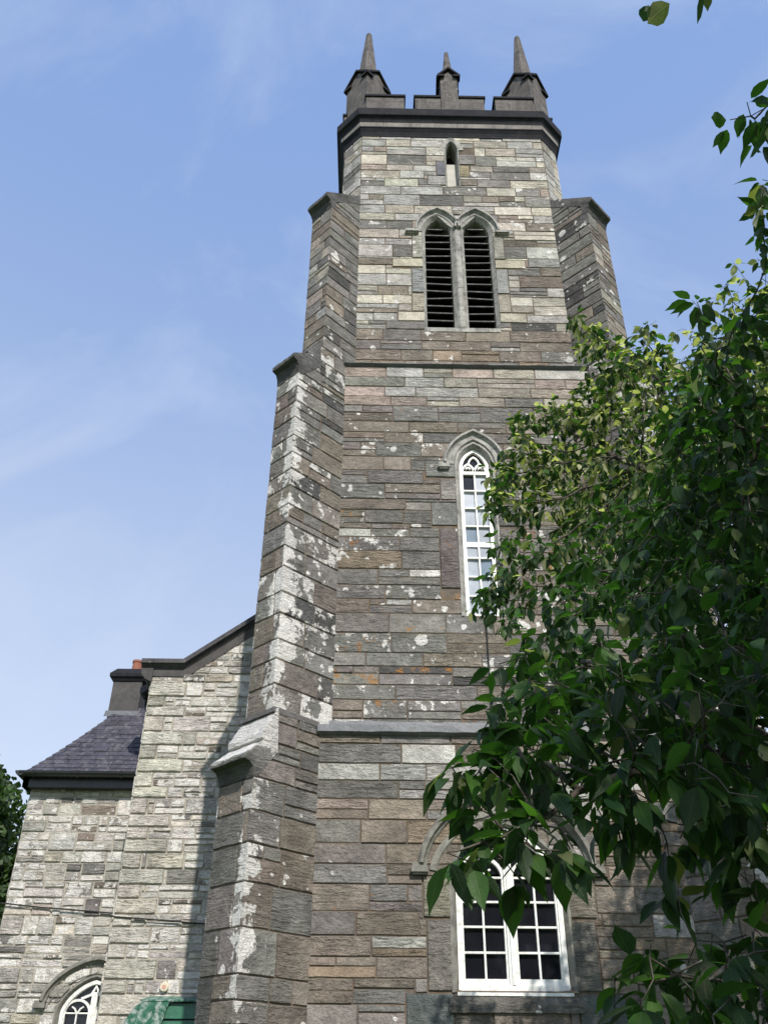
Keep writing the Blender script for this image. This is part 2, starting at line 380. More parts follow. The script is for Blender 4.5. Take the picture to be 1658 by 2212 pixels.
def courses(z0, z1, lo, hi):
    out = [z0]
    while out[-1] < z1-.02:
        h = random.triangular(lo, hi, lo+(hi-lo)*.4)
        if z1-(out[-1]+h) < lo*.7: h = z1-out[-1]
        out.append(min(z1, out[-1]+h))
    return out
def masonry(mb, fr, outline, zs, pal, ln=(.3, .95), joint=.013, depth=(.010, .026), openings=(), fixed=(), ridge_u=None,
            ext=(None, None), split=.22, lich=.2, rust=0., bev=.008, jit=.004, rag=0.):
    """zs: course heights; pal(z)->tone; openings: functions z->(u0,u1)|None; fixed: (u0,u1,z0,z1,tone,lichen)."""
    lf = lich if callable(lich) else (lambda z: lich); rf = rust if callable(rust) else (lambda z: rust)
    for f in fixed:
        mb.cur = (*f[4], f[5]); mb.ru = rf((f[2]+f[3])/2)*.5
        stone(mb, fr, [(f[0], f[2]), (f[1], f[2]), (f[1], f[3]), (f[0], f[3])], random.uniform(depth[1], depth[1]+.006), joint, ridge_u, bev, jit)
    K = 5
    for z0, z1 in zip(zs, zs[1:]):
        sp = [span(outline, z0+1e-4), span(outline, z1-1e-4)]; sp = [q for q in sp if q]
        if not sp: continue
        ua, ub = min(q[0] for q in sp), max(q[1] for q in sp)
        def emit(a, b, za, zb):
            """a..b minus the fixed stones and openings; edges at an arch follow its curve"""
            for f in fixed:
                if f[0] < b and f[1] > a:
                    for zf in (f[2], f[3]):
                        if za+.05 < zf < zb-.05: emit(a, b, za, zf); emit(a, b, zf, zb); return
            zk = [za+(zb-za)*k/(K-1) for k in range(K)]
            cu = []
            for f in fixed:
                if f[2] < zb-.01 and f[3] > za+.01 and f[0] < b and f[1] > a: cu.append(([f[0]]*K, [f[1]]*K))
            for op in openings:
                q = [op(min(max(z, za+.003), zb-.003)) for z in zk]
                if not any(q): continue
                good = [x for x in q if x]; apx = min(good, key=lambda x: x[1]-x[0]); mid_ = (apx[0]+apx[1])/2
                lo = [x[0] if x else mid_ for x in q]; hi = [x[1] if x else mid_ for x in q]
                if min(lo) < b and max(hi) > a: cu.append((lo, hi))
            cu.sort(key=lambda c: sum(c[0])); left = [a]*K
            segs = []
            for lo, hi in cu:
                segs.append((left, [min(b, x) for x in lo])); left = [max(a, x) for x in hi]
            segs.append((left, [b]*K))
            for l_, r_ in segs:
                ok = [k for k in range(K) if r_[k]-l_[k] > .004]
                if not ok or max(r_[k]-l_[k] for k in ok) < .025: continue
                k0, k1 = ok[0], ok[-1]
                if k1 == k0: continue
                straight = len(cu) == 0 or (max(l_)-min(l_) < 1e-6 and max(r_)-min(r_) < 1e-6)
                ks = [k0, k1] if straight else list(range(k0, k1+1))
                poly = clip_convex([(r_[k], zk[k]) for k in ks]+[(l_[k], zk[k]) for k in ks[::-1]], outline)
                if len(poly) < 3 or area(poly) < .0012: continue
                zm = (za+zb)/2
                t = pal(zm); mb.cur = (*t, min(1, max(0, lf(zm)*random.uniform(.2, 1.8)))); mb.ru = rf(zm)*(random.random()**1.5)
                stone(mb, fr, poly, random.uniform(*depth), joint, ridge_u, bev, jit, ext, skew=random.uniform(-.02, .02))
        u = ua+random.uniform(-.25, 0)*ln[0]
        while u < ub-.01:
            l = random.triangular(ln[0], ln[1], ln[0]*.6+ln[1]*.4)
            if ub-(u+l) < ln[0]*.55: l = ub-u
            a, b = max(u, ua), min(u+l, ub)
            if z1-z0 > .19 and random.random() < split:
                zm = z0+(z1-z0)*random.uniform(.35, .65); emit(a, b, z0, zm)
                if b-a > .5 and random.random() < .6:
                    c = a+(b-a)*random.uniform(.35, .65); emit(a, c, zm, z1); emit(c, b, zm, z1)
                else: emit(a, b, zm, z1)
            else: emit(a, b, z0, z1)
            u += l
    # mortar bed behind the stones, cut round the openings
    zmin, zmax = min(p[1] for p in outline), max(p[1] for p in outline)
    br = {zmin, zmax} | {p[1] for p in outline}
    for op in openings:
        prev = None; z = zmin
        while z < zmax:
            q = op(z)
            if (q is None) != (prev is None) or (q and prev and abs(q[0]-prev[0]) > .004): br.add(z)
            prev = q; z += .03
    br = sorted(br); mb.cur = (.1, .08, .06, 0)
    for z0, z1 in zip(br, br[1:]):
        if z1-z0 < 1e-4: continue
        a, b = span(outline, z0+1e-5), span(outline, z1-1e-5)
        if not a or not b: continue
        q = [op((z0+z1)/2) for op in openings]; q = sorted([x for x in q if x])
        ed0, ed1 = [a[0]], [b[0]]
        for x in q: ed0 += [x[0], x[1]]; ed1 += [x[0], x[1]]
        ed0.append(a[1]); ed1.append(b[1])
        for i in range(0, len(ed0), 2):
            if ed0[i+1]-ed0[i] < 1e-4 and ed1[i+1]-ed1[i] < 1e-4: continue
            mb.poly([fr.P(ed0[i], z0), fr.P(ed0[i+1], z0), fr.P(ed1[i+1], z1), fr.P(ed1[i], z1)], 1)

def jitc(c, k=.14):
    f = 1+random.uniform(-k, k); return tuple(max(.01, x*f*(1+random.uniform(-.025, .025))) for x in c)
GREY, BROWN, GREEN, PURPLE = (.213, .202, .187), (.232, .197, .163), (.213, .204, .182), (.212, .188, .172)
BUFF, CREAM, PINK, LIGHT, RUSTY, DARK = (.39, .355, .30), (.55, .51, .43), (.38, .315, .27), (.43, .415, .385), (.29, .225, .165), (.105, .10, .097)
def palette(*ws):
    cs = [c for c, _ in ws]; wt = [x for _, x in ws]
    return lambda: jitc(random.choices(cs, wt)[0])
P_low = palette((GREY, 1.8), (BROWN, 6), (GREEN, 1.2), (PURPLE, 2), (RUSTY, 2.4), (LIGHT, .4))
P_lowtop = palette((LIGHT, 4), (GREY, 3), (BROWN, 1), (PINK, .7))
P_mid = palette((GREY, 4.5), (BROWN, 4), (RUSTY, .5), (GREEN, 2.5), (PURPLE, 1.6), (DARK, .35), (LIGHT, .3))
P_midtop = palette((BUFF, 2.5), (PINK, 3), (LIGHT, 2.5), (GREEN, 1.2), (CREAM, .7))
P_bel = palette((GREY, 2.4), (LIGHT, 4), (BUFF, 2.4), (CREAM, 2.4), (BROWN, 1.5), (PINK, .8), (DARK, .3))
P_top = palette((LIGHT, 6), (BUFF, 2), (CREAM, 2), (GREY, 1.6), (BROWN, .7), (PINK, .8))
P_bdark = palette((GREY, 3), (DARK, 2.2), (BROWN, 1.5), (GREEN, 1.2))
P_bend = palette((BROWN, 3), (BUFF, 1), (GREY, 2), (LIGHT, .6), (PINK, .6))
P_blow = palette((GREY, 2.5), (BROWN, 3.5), (GREEN, 1.8), (PURPLE, 2), (DARK, .8))
P_rub = palette(((.64, .607, .555), 4), ((.54, .512, .465), 3), ((.41, .388, .353), 2), ((.63, .57, .49), 1.6), (GREY, .6), (BROWN, .5))
P_wing = palette(((.58, .549, .50), 3), ((.46, .436, .395), 3), ((.34, .322, .292), 2), ((.54, .485, .41), 1.3), (GREY, 1.0), (BROWN, 1.0))
def pal_front(z):
    if z < 4.9: return P_low()
    if z < 6.0: return P_lowtop()
    if z < 12.0: return P_mid()
    if z < 13.0: return P_midtop()
    if z < 14.0: return P_low()
    if z < 17.6: return P_bel()
    return P_top()
def lich_front(z):
    if z < 6: return .16
    if z < 12: return .42
    if z < 13: return .2
    return .34 if z < 18 else .42
def rust_front(z):
    if z < 5: return .42
    if z < 6: return .2
    if z < 10: return .62
    if z < 12.0: return .35
    return .06

# ------------------------------------------------------------------ arches and windows
def arch(cx, a, zs, rise, n=10, power=None):
    """left springing -> apex -> right springing"""
    pts = []
    if power is None:
        r = (a*a+rise*rise)/(2*a); c = r-a; th = math.acos(max(-1, min(1, c/r)))
        for i in range(n+1):
            t = th*i/n; pts.append((c-r*math.cos(t), r*math.sin(t)))
    else:
        for i in range(n+1):
            t = math.pi/2*i/n; x = -a*math.cos(t); pts.append((x, rise*(1-(abs(x)/a)**1.45)**power if i < n else rise))
    left = [(cx+x, zs+z) for x, z in pts]; right = [(2*cx-x, z) for x, z in left[:-1][::-1]]
    return left+right
def opening_fn(outline, grow=0.):
    """outline bottom-left .. bottom-right (open at the sill) -> z -> (u0,u1)"""
    zmin = outline[0][1]; zmax = max(p[1] for p in outline)
    def f(z):
        if z < zmin-1e-6 or z > zmax+grow: return None
        zz = min(z, zmax-1e-4); s = span(outline+[outline[0]] if False else outline, max(zmin+1e-5, zz-(grow if z > zmax-.6*(outline[-1][0]-outline[0][0]) else 0)))
        return (s[0]-grow, s[1]+grow) if s else None
    return f
def offset_line(pts, d):
    out = []
    for i, p in enumerate(pts):
        a = pts[max(0, i-1)]; b = pts[min(len(pts)-1, i+1)]
        n1 = (-(p[1]-a[1]), p[0]-a[0]) if i > 0 else None; n2 = (-(b[1]-p[1]), b[0]-p[0]) if i < len(pts)-1 else None
        def nm(v): l = math.hypot(*v); return (v[0]/l, v[1]/l) if l > 1e-9 else None
        ns = [nm(v) for v in (n1, n2) if v and nm(v)]
        nx, nz = sum(v[0] for v in ns)/len(ns), sum(v[1] for v in ns)/len(ns); k = nx*nx+nz*nz
        out.append((p[0]+nx/max(k, .4)*d, p[1]+nz/max(k, .4)*d))
    return out
def sweep(mb, fr, line, prof, m=None, cap=True, jit=0.):
    """line runs left-bottom -> apex -> right-bottom; prof: (offset outward, depth out of the wall)"""
    rings = [[fr.P(u, z, d) for u, z in offset_line(line, o)] for o, d in prof]
    rings = [list(r) for r in zip(*rings)]
    mb.loft(rings, False, False, m)
    if cap:
        for r in (rings[0], rings[-1]): mb.poly(r if r is rings[0] else r[::-1], m)
def bar(mb, fr, p, q, wd, d0, d1, m=None):
    """straight glazing bar between two (u,z) points"""
    dx, dz = q[0]-p[0], q[1]-p[1]; l = math.hypot(dx, dz); nx, nz = -dz/l*wd/2, dx/l*wd/2
    ring = lambda d: [fr.P(p[0]+nx, p[1]+nz, d), fr.P(q[0]+nx, q[1]+nz, d), fr.P(q[0]-nx, q[1]-nz, d), fr.P(p[0]-nx, p[1]-nz, d)]
    mb.loft([ring(d0), ring(d1)], True, True, m)
def curve_bar(mb, fr, pts, wd, d0, d1, m=None):
    for side in (0,):
        sweep(mb, fr, pts, [(wd/2, d0), (wd/2, d1), (-wd/2, d1), (-wd/2, d0)], m)
def pane_quad(mb, fr, u0, u1, z0, z1, d, tilt=0):
    """glass with real thickness"""
    mb.obox(fr, (u0, z0, d-.006), (u1, z1, d+tilt))

# ------------------------------------------------------------------ ground
gb = MB(); n = 40; half = 900
gb.poly([(-half, -half, 0), (half, -half, 0), (half, half, 0), (-half, half, 0)])
tag(gb.build('ground', M['grass']), kind='structure')

# ------------------------------------------------------------------ church tower
CX = 1.64
tower = thing('church_tower', (CX, 2.7, 0), 'tall square stone church tower with stepped corner buttresses, battlements and spiked pinnacles', 'tower')
YF = {1: -.12, 2: .12, 3: .27}
OL, OR = Vector((-.59, .46, 0)), Vector((2*CX+.59, .46, 0))
ST = {1: dict(p=1.53, T=.66, z0=0., z1=6.05), 2: dict(p=1.27, T=.52, z0=6.05, z1=13.0), 3: dict(p=.77, T=.54, z0=13.0, z1=17.95)}
def crease(k):
    q = ST[k]['T']/2; p = (.46-YF[k])/S2-q
    return p, -.59-p*S2+q*S2          # p at the crease, x of the left crease
FRONT = Frame((0, YF[1]), (1, 0), (0, -1))

# window outlines (u = world x)
low_c, low_a = 1.735, .66
low_line = [(low_c-low_a, 2.83)]+arch(low_c, low_a, 4.12, .60, 9, .62)+[(low_c+low_a, 2.83)]
mid_c, mid_a = 1.675, .255
mid_line = [(mid_c-mid_a, 7.88)]+arch(mid_c, mid_a, 10.72, .40, 7)+[(mid_c+mid_a, 7.88)]
bl_c, br_c, b_a = 1.235, 2.035, .262
bel_l = [(bl_c-b_a, 14.08)]+arch(bl_c, b_a, 16.86, .46, 8)+[(bl_c+b_a, 14.08)]
bel_r = [(br_c-b_a, 14.08)]+arch(br_c, b_a, 16.86, .46, 8)+[(br_c+b_a, 14.08)]
bel_out = [(bl_c-b_a-.13, 14.08), (bl_c-b_a-.13, 16.86)]+[(bl_c-b_a-.13+.10, 17.45), (bl_c, 17.72), (CX, 17.35), (br_c, 17.72), (br_c+b_a+.03, 17.45)]+[(br_c+b_a+.13, 16.86), (br_c+b_a+.13, 14.08)]
slit_line = [(1.50, 18.38)]+arch(1.615, .115, 19.66, .30, 6)+[(1.73, 18.38)]
def grown(line, d): return opening_fn(offset_line(line, d))
def fn_bel(z):
    g = .055 if z < 16.86 else .125
    if z < 14.08 or z > 17.42: return None
    if z <= 16.86: return (bl_c-b_a-g, br_c+b_a+g)
    q = span(offset_line(bel_l, g), z)
    return (q[0], 2*CX-q[0]) if q else None
D = lambda c, k=.1: jitc(c, k)

front_z = {}
def stage_walls():
    p1, x1 = crease(1); p2, x2 = crease(2); p3, x3 = crease(3)
    # ---- lower stage
    mb = MB(); fr = Frame((0, YF[1]), (1, 0), (0, -1)); xl, xr = x1, 2*CX-x1
    z1 = courses(0, 2.2, .26, .42)+courses(2.2, 4.8, .20, .37)[1:]+courses(4.8, 5.98, .20, .28)[1:]
    fx = []
    for sgn in (-1, 1):                                   # large jamb stones of the big window
        for za, zb, wd, tn in ((2.25, 2.82, .56, (.12, .135, .13)), (2.84, 3.62, .30, (.20, .19, .165)), (3.64, 4.12, .34, (.235, .215, .17))):
            e0, e1 = low_c+sgn*(low_a+.065), low_c+sgn*(low_a+.065+wd)
            fx.append((min(e0, e1), max(e0, e1), za, zb, D(tn), .12))
    masonry(mb, fr, [(xl, 0), (xr, 0), (xr, 5.98), (xl, 5.98)], z1, pal_front, (.40, 1.25), .008, (.007, .020), [grown(low_line, .06)], fx,
            lich=lich_front, rust=rust_front, split=.2)
    sides(mb, 1, z1, 0, 5.98)
    mb.build('lower_stage_wall', [M['stone'], M['mortar']], tower, attrs=True)
    # ---- middle stage
    mb = MB(); fr = Frame((0, YF[2]), (1, 0), (0, -1)); xl, xr = x2, 2*CX-x2
    z2 = courses(6.0, 12.0, .18, .36)+courses(12.0, 12.92, .20, .26)[1:]
    fx = []
    for sgn in (-1, 1):
        for za, zb, wd, tn in ((8.35, 9.45, .30, (.205, .178, .165)), (9.50, 9.95, .42, (.175, .17, .16)), (10.0, 10.42, .26, (.29, .27, .235)), (10.46, 10.80, .50, (.25, .25, .225))):
            e0, e1 = mid_c+sgn*(mid_a+.075), mid_c+sgn*(mid_a+.075+wd)
            fx.append((min(e0, e1), max(e0, e1), za, zb, D(tn), .3))
    masonry(mb, fr, [(xl, 6.0), (xr, 6.0), (xr, 12.95), (xl, 12.95)], z2, pal_front, (.38, 1.25), .007, (.006, .018), [grown(mid_line, .07)], fx,
            lich=lich_front, rust=rust_front, split=.26)
    sides(mb, 2, z2, 6.0, 12.95)
    mb.build('middle_stage_wall', [M['stone'], M['mortar']], tower, attrs=True)
    # ---- belfry stage, with chamfered corners above the buttresses
    mb = MB(); fr = Frame((0, YF[3]), (1, 0), (0, -1)); xl, xr = x3, 2*CX-x3
    z3 = courses(12.9, 20.2, .18, .40)
    fx = []
    for sgn in (-1, 1):
        for za, zb, wd, tn in ((14.52, 15.02, .24, (.40, .36, .29)), (14.25, 14.50, .52, (.50, .45, .36)), (15.05, 15.75, .24, (.30, .30, .29)), (16.05, 16.72, .22, (.36, .34, .29)), (15.78, 16.03, .62, (.46, .42, .33))):
            e0, e1 = CX+sgn*.72, CX+sgn*(.72+wd)
            fx.append((min(e0, e1), max(e0, e1), za, zb, D(tn), .3))
    for za, zb, sgn, wd, tn in ((18.75, 19.25, -1, .2, (.15, .15, .16)), (18.7, 19.1, 1, .22, (.36, .31, .20)), (19.15, 19.5, 1, .36, (.33, .32, .30)), (18.4, 18.72, -1, .4, (.36, .35, .32))):
        e0, e1 = 1.615+sgn*.155, 1.615+sgn*(.155+wd); fx.append((min(e0, e1), max(e0, e1), za, zb, D(tn), .3))
    masonry(mb, fr, [(xl, 12.9), (xr, 12.9), (xr, 20.2), (xl, 20.2)], z3, pal_front, (.34, 1.05), .007, (.006, .018), [fn_bel, grown(slit_line, .04)], fx,
            lich=lich_front, rust=rust_front, split=.2, ext=(None, None))
    zc = [z for z in z3 if z > 16.7]
    for sgn in (-1, 1):
        nrm = (sgn*S2, -S2); u = (S2, sgn*S2)
        if sgn < 0: o = (-.78, .65)
        else: o = (2*CX+.40, .27)
        masonry(mb, Frame(o, u, nrm), [(0, zc[0]), (.54, zc[0]), (.54, 20.2), (0, 20.2)], zc, P_top_fn, (.22, .5), .011, (.008, .02), lich=.35, split=.1)
    sides(mb, 3, z3, 12.9, 20.2)
    mb.build('belfry_stage_wall', [M['stone'], M['mortar']], tower, attrs=True)
def P_top_fn(z): return P_top()
def sides(mb, k, zs, z0, z1):
    """the two flank walls and the back of a stage"""
    ins = {1: -.40, 2: -.17, 3: 0}[k]
    xl, xr = -.78+ins*.8, 2*CX+.78-ins*.8
    for x, nrm, u, o in ((xl, (-1, 0), (0, -1), (xl, 5.2)), (xr, (1, 0), (0, 1), (xr, .65))):
        masonry(mb, Frame(o, u, nrm), [(0, z0), (4.55, z0), (4.55, z1), (0, z1)], zs, pal_front, (.4, 1.1), .013, (.01, .024), lich=lich_front, rust=.1, split=.15)
    mb.cur = (.1, .08, .06, 0)
    mb.poly([(xr, 5.2, z0), (xl, 5.2, z0), (xl, 5.2, z1), (xr, 5.2, z1)], 1)
    mb.poly([(xl, .65, z1), (xr, .65, z1), (xr, 5.2, z1), (xl, 5.2, z1)], 1)
stage_walls()

def buttress(sgn):
    """diagonal buttress in three stages with weathered set-offs; sgn -1 = left corner, +1 = right corner"""
    O = OL if sgn < 0 else OR
    eo = Vector((sgn*S2, -S2, 0)); ef = Vector((-sgn*S2, -S2, 0))     # out along the diagonal; across, towards the tower front
    mb = MB()
    def pt(p, q, z=0): return O+eo*p+ef*q+Vector((0, 0, z))
    wide = .13 if sgn > 0 else 0
    for k in (1, 2, 3):
        s = ST[k]; q = s['T']/2; pe = s['p']; z0 = s['z0']; p0 = crease(k)[0]-.03; Ls = pe-p0
        lo, hi = {1: (.34, .60), 2: (.27, .46), 3: (.20, .36)}[k]
        top = {1: 5.12, 2: 12.1, 3: 16.9}[k]
        zs = courses(z0, top, lo, hi)
        z_in, p_in = {1: (6.05, 1.27), 2: (13.02, .86), 3: (17.9, 0)}[k]
        zs2 = zs+courses(top, z_in, .2, .34)[1:]
        qr = q+(wide if k > 1 else 0)
        side_pal = {1: lambda z: P_blow(), 2: lambda z: (P_bdark if random.random() < .6 else P_blow)(), 3: lambda z: P_bdark()}[k]
        end_pal = {1: lambda z: P_blow(), 2: lambda z: P_blow(), 3: lambda z: P_bend()}[k]
        lw = {1: .30, 2: .55, 3: .42}[k]
        ru = {1: .22, 2: .2, 3: .03}[k]
        # side faces (front one and rear one); u runs left-to-right seen from outside
        for face in (1, -1):
            nrm = ef*face; u = Vector((-nrm.y, nrm.x, 0)); out_at_zero = (u.dot(eo) < 0)
            if out_at_zero:
                o = pt(pe, q if face > 0 else -qr); ol = [(0, z0), (Ls, z0), (Ls, z_in+ (.0 if k < 3 else 0)), (pe-p_in, z_in), (0, top)]
                if k == 3: ol = [(0, z0), (Ls, z0), (Ls, z_in), (0, top+.1)]
                rid, ext = (0. if k < 3 else None), (0., None)
            else:
                o = pt(p0, q if face > 0 else -qr); ol = [(0, z0), (Ls, z0), (Ls, top), (p_in-p0, z_in), (0, z_in)]
                if k == 3: ol = [(0, z0), (Ls, z0), (Ls, top+.1), (0, z_in)]
                rid, ext = (Ls if k < 3 else None), (None, Ls)
            masonry(mb, Frame(o, u, nrm), ol, zs2, side_pal, (.36, .85), .009, (.014, .020), ridge_u=rid, ext=ext, lich=lw, rust=ru, split=.22, bev=.011, jit=.005)
        nrm = eo; u = Vector((-nrm.y, nrm.x, 0)); T = q+qr
        front_at_end = u.dot(ef) > 0
        o = pt(pe, -qr if front_at_end else q)
        masonry(mb, Frame(o, u, nrm), [(0, z0), (T, z0), (T, top), (0, top)], zs, end_pal, (.2, .62), .009, (.014, .020),
                ridge_u=((T if front_at_end else 0) if k < 3 else None), ext=(0, T), lich=lw*.8, rust=ru*.4, split=.16, bev=.011, jit=.005)
        # solid core under the weathering and ledges between stages
        mb.cur = (.10, .095, .09, .3)
        if k < 3:
            T2 = ST[k+1]['T']/2; T3 = T2+wide
            mb.loft([[pt(p0, q+.02, z_in-.03), pt(p_in+.05, q+.02, z_in-.03), pt(p_in+.05, -q-.02, z_in-.03), pt(p0, -q-.02, z_in-.03)],
                     [pt(p0, T2+.01, z_in+.09), pt(p_in+.0, T2+.01, z_in+.09), pt(p_in, -T3-.01, z_in+.09), pt(p0, -T3-.01, z_in+.09)]], True, True, 0)
    o = mb.build('buttress', [M['stone'], M['mortar']], tower, attrs=True)
    prof = {
     1: [(1.24, 6.09), (1.47, 5.70), (1.47, 5.63), (1.43, 5.61), (1.72, 5.37), (1.72, 5.31), (1.63, 5.285), (1.585, 5.23), (1.565, 5.16), (1.56, 5.11), (1.50, 5.11), (1.2, 5.5)],
     2: [(.84, 13.08), (1.13, 12.74), (1.13, 12.66), (1.09, 12.64), (1.42, 12.42), (1.42, 12.34), (1.34, 12.30), (1.30, 12.20), (1.295, 12.10), (1.295, 12.06), (1.2, 12.06), (.8, 12.5)],
     3: [(-.05, 18.0), (.93, 17.22), (.93, 17.13), (.84, 17.07), (.797, 16.96), (.79, 16.90), (.79, 16.86), (.70, 16.88), (.66, 17.16), (-.05, 17.76)]}
    for k in (1, 2, 3):
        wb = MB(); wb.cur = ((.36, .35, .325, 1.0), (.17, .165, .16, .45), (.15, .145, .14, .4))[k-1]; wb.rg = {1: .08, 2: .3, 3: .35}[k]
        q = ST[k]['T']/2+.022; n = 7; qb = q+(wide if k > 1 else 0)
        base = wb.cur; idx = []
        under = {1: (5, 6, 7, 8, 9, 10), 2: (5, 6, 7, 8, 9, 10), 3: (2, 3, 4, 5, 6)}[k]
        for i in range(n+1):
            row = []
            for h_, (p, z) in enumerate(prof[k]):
                wb.cur = (.10, .097, .092, .05) if h_ in under else base; rg_ = 9. if h_ in under else wb.rg  # nose undersides darker: shade painted into the stone tone
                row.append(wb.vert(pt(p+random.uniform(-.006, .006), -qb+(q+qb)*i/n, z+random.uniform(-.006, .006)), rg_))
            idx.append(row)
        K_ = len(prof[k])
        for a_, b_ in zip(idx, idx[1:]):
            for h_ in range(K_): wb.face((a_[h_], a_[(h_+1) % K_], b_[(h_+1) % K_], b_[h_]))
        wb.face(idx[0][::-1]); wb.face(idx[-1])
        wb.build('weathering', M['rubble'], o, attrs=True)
    return o
for sgn in (-1, 1): buttress(sgn)

# ---- string courses: lead-topped ledges between the stages
def string_course(k, zt, zb, proj, dress):
    x0 = crease(k)[1]-.02; x1 = 2*CX-x0; yb = YF[k+1]-.03; yf = YF[k]-proj
    mb = MB(); n = 26; rings = []
    for i in range(n+1):
        x = x0+(x1-x0)*i/n; j = lambda a=.004: random.uniform(-a, a)
        rings.append([(x, yb+.03, zt+.10+j(.012)), (x, yb-.012, zt+.10+j(.012)), (x, yb-.02, zt+.02), (x, yf+j(), zt-.055+j()), (x, yf-.006+j(), zb+.02+j(.006)), (x, yf+.03, zb), (x, yf+.06, zb-.015), (x, yb+.03, zb-.015)])
    mb.loft(rings, True, True)
    return mb.build('string_course', M['lead'], tower)
string_course(1, 6.10, 5.93, .085, None)
string_course(2, 13.02, 12.93, .07, None)

# ---- surround, hood mould, frame and glass of the windows
def hood(fr, line, stop_z, w=.085, proj=.095, off=.10, stop=.20, name='hood_mould', parent=None, mat='dressed', stop_sides=(-1, 1)):
    """label moulding over an arch ending in horizontal stops"""
    mb = MB(); ol = offset_line(line, off)
    pr = [(w, -.01), (w, proj*.55), (w*.75, proj), (w*.35, proj), (w*.2, proj*.55), (-.01, proj*.35), (-.02, -.01)]
    sweep(mb, fr, ol, pr)
    for s, e in ((-1, ol[0]), (1, ol[-1])):
        if s not in stop_sides: continue
        u0, u1 = sorted((e[0]-s*.02-(0 if s > 0 else 0), e[0]+s*stop)); z = e[1]
        mb.obox(fr, (u0, z-.10, -.01), (u1, z-.035, proj*.92)); mb.obox(fr, (u0+.012, z-.035, -.01), (u1-.012, z+.012, proj*.75)); mb.obox(fr, (u0+.02, z-.125, -.01), (u1-.02, z-.10, proj*.7))
    return mb.build(name, M[mat], parent)
def surround(fr, line, w, depth, name, parent, mat='dressed', voussoir=True):
    """chamfered stone margin lining an opening"""
    mb = MB()
    sweep(mb, fr, line, [(w, -.004), (w, .018), (w*.55, .022), (w*.45, .006), (.0, -.05), (0, -depth)], cap=False)
    return mb.build(name, [M[mat]], parent)

# belfry opening: two louvred lights under paired hoods
F3 = Frame((0, YF[3]), (1, 0), (0, -1)); DPT = .42
sb = MB()
for line in (bel_l, bel_r):
    sweep(sb, F3, line, [(.065, -.004), (.065, .018), (.0, -.06), (0, -DPT)], cap=False)
    sweep(sb, F3, line[1:-1], [(.16, -.004), (.16, .022), (.085, .026), (.07, .008), (.064, .019)], cap=False)
# sill and the plate between the arch heads
sb.obox(F3, (bl_c-b_a-.06, 13.98, -DPT), (br_c+b_a+.06, 14.08, .022))
sb.poly([F3.P(bl_c, 17.38, .012), F3.P(bl_c+.2, 17.10, .012), F3.P(CX, 16.9, .012), F3.P(br_c-.2, 17.10, .012), F3.P(br_c, 17.38, .012), F3.P(CX, 17.40, .012)])
belfry = sb.build('belfry_window', M['dressed'], tower)
mb = MB()
for z0, z1 in ((14.08, 15.18), (15.19, 16.28), (16.29, 17.0)):
    ring = lambda z: [(bl_c+b_a-.01, YF[3]+.36, z), (bl_c+b_a+.012, YF[3]+.05, z), (CX-.045, YF[3]-.03, z), (CX+.045, YF[3]-.03, z), (br_c-b_a-.012, YF[3]+.05, z), (br_c-b_a+.01, YF[3]+.36, z)]
    mb.loft([ring(z0), ring(z1)])
mb.build('mullion', M['dressed'], belfry)
for line, c in ((bel_l, bl_c), (bel_r, br_c)):
    f = opening_fn(line); z = 14.16
    while z < 17.38:
        s = f(z+.03)
        if s and s[1]-s[0] > .06:
            lb = MB(); j = [random.uniform(-.012, .012) for _ in range(4)]
            y0, y1 = YF[3]+.10, YF[3]+.36
            lo = [(s[0], y0+j[0], z+j[2]), (s[1], y0+j[1], z+j[3]), (s[1], y1, z+.20), (s[0], y1, z+.20)]
            hi = [(a, b, cc+.028) for a, b, cc in lo]
            lb.loft([lo, hi]); lb.build('louvre', M['louvre'], belfry)
        z += .208
    vb = MB(); ln = offset_line(line, .0)
    vb.poly([F3.P(u, zz, -.40) for u, zz in ln][::-1]); vb.build('louvre_backing', M['void'], belfry)
al, ar = arch(bl_c, b_a, 16.86, .46, 8), arch(br_c, b_a, 16.86, .46, 8)
def joined_hood():
    pts_l = offset_line(bel_l[1:-1], .15); pts_r = offset_line(bel_r[1:-1], .15)
    hl = [p for p in pts_l if p[0] <= CX-.001]; hr = [p for p in pts_r if p[0] >= CX+.001]
    def at(ps, up_):
        for a, b in zip(ps, ps[1:]):
            if (a[0]-CX)*(b[0]-CX) <= 0 and a[0] != b[0]: return a[1]+(b[1]-a[1])*(CX-a[0])/(b[0]-a[0])
    zv = at(pts_l, 1) or 17.2
    return hl+[(CX, zv)], [(CX, zv)]+hr
hl, hr = joined_hood()
mb = MB(); w_, pj = .085, .10
pr = [(w_, -.01), (w_, pj*.5), (w_*.7, pj), (w_*.3, pj), (w_*.1, pj*.5), (-.02, pj*.3), (-.03, -.01)]
sweep(mb, F3, hl, pr); sweep(mb, F3, hr, pr)
for s, e in ((-1, hl[0]), (1, hr[-1])):
    u0, u1 = sorted((e[0]+s*.04-s*.06, e[0]+s*.26)); z = e[1]
    mb.obox(F3, (u0, z-.07, -.01), (u1, z-.02, .095)); mb.obox(F3, (u0+.012, z-.02, -.01), (u1-.012, z+.03, .07)); mb.obox(F3, (u0+.02, z-.10, -.01), (u1-.02, z-.07, .06))
mb.build('hood_mould', M['dressed'], belfry)

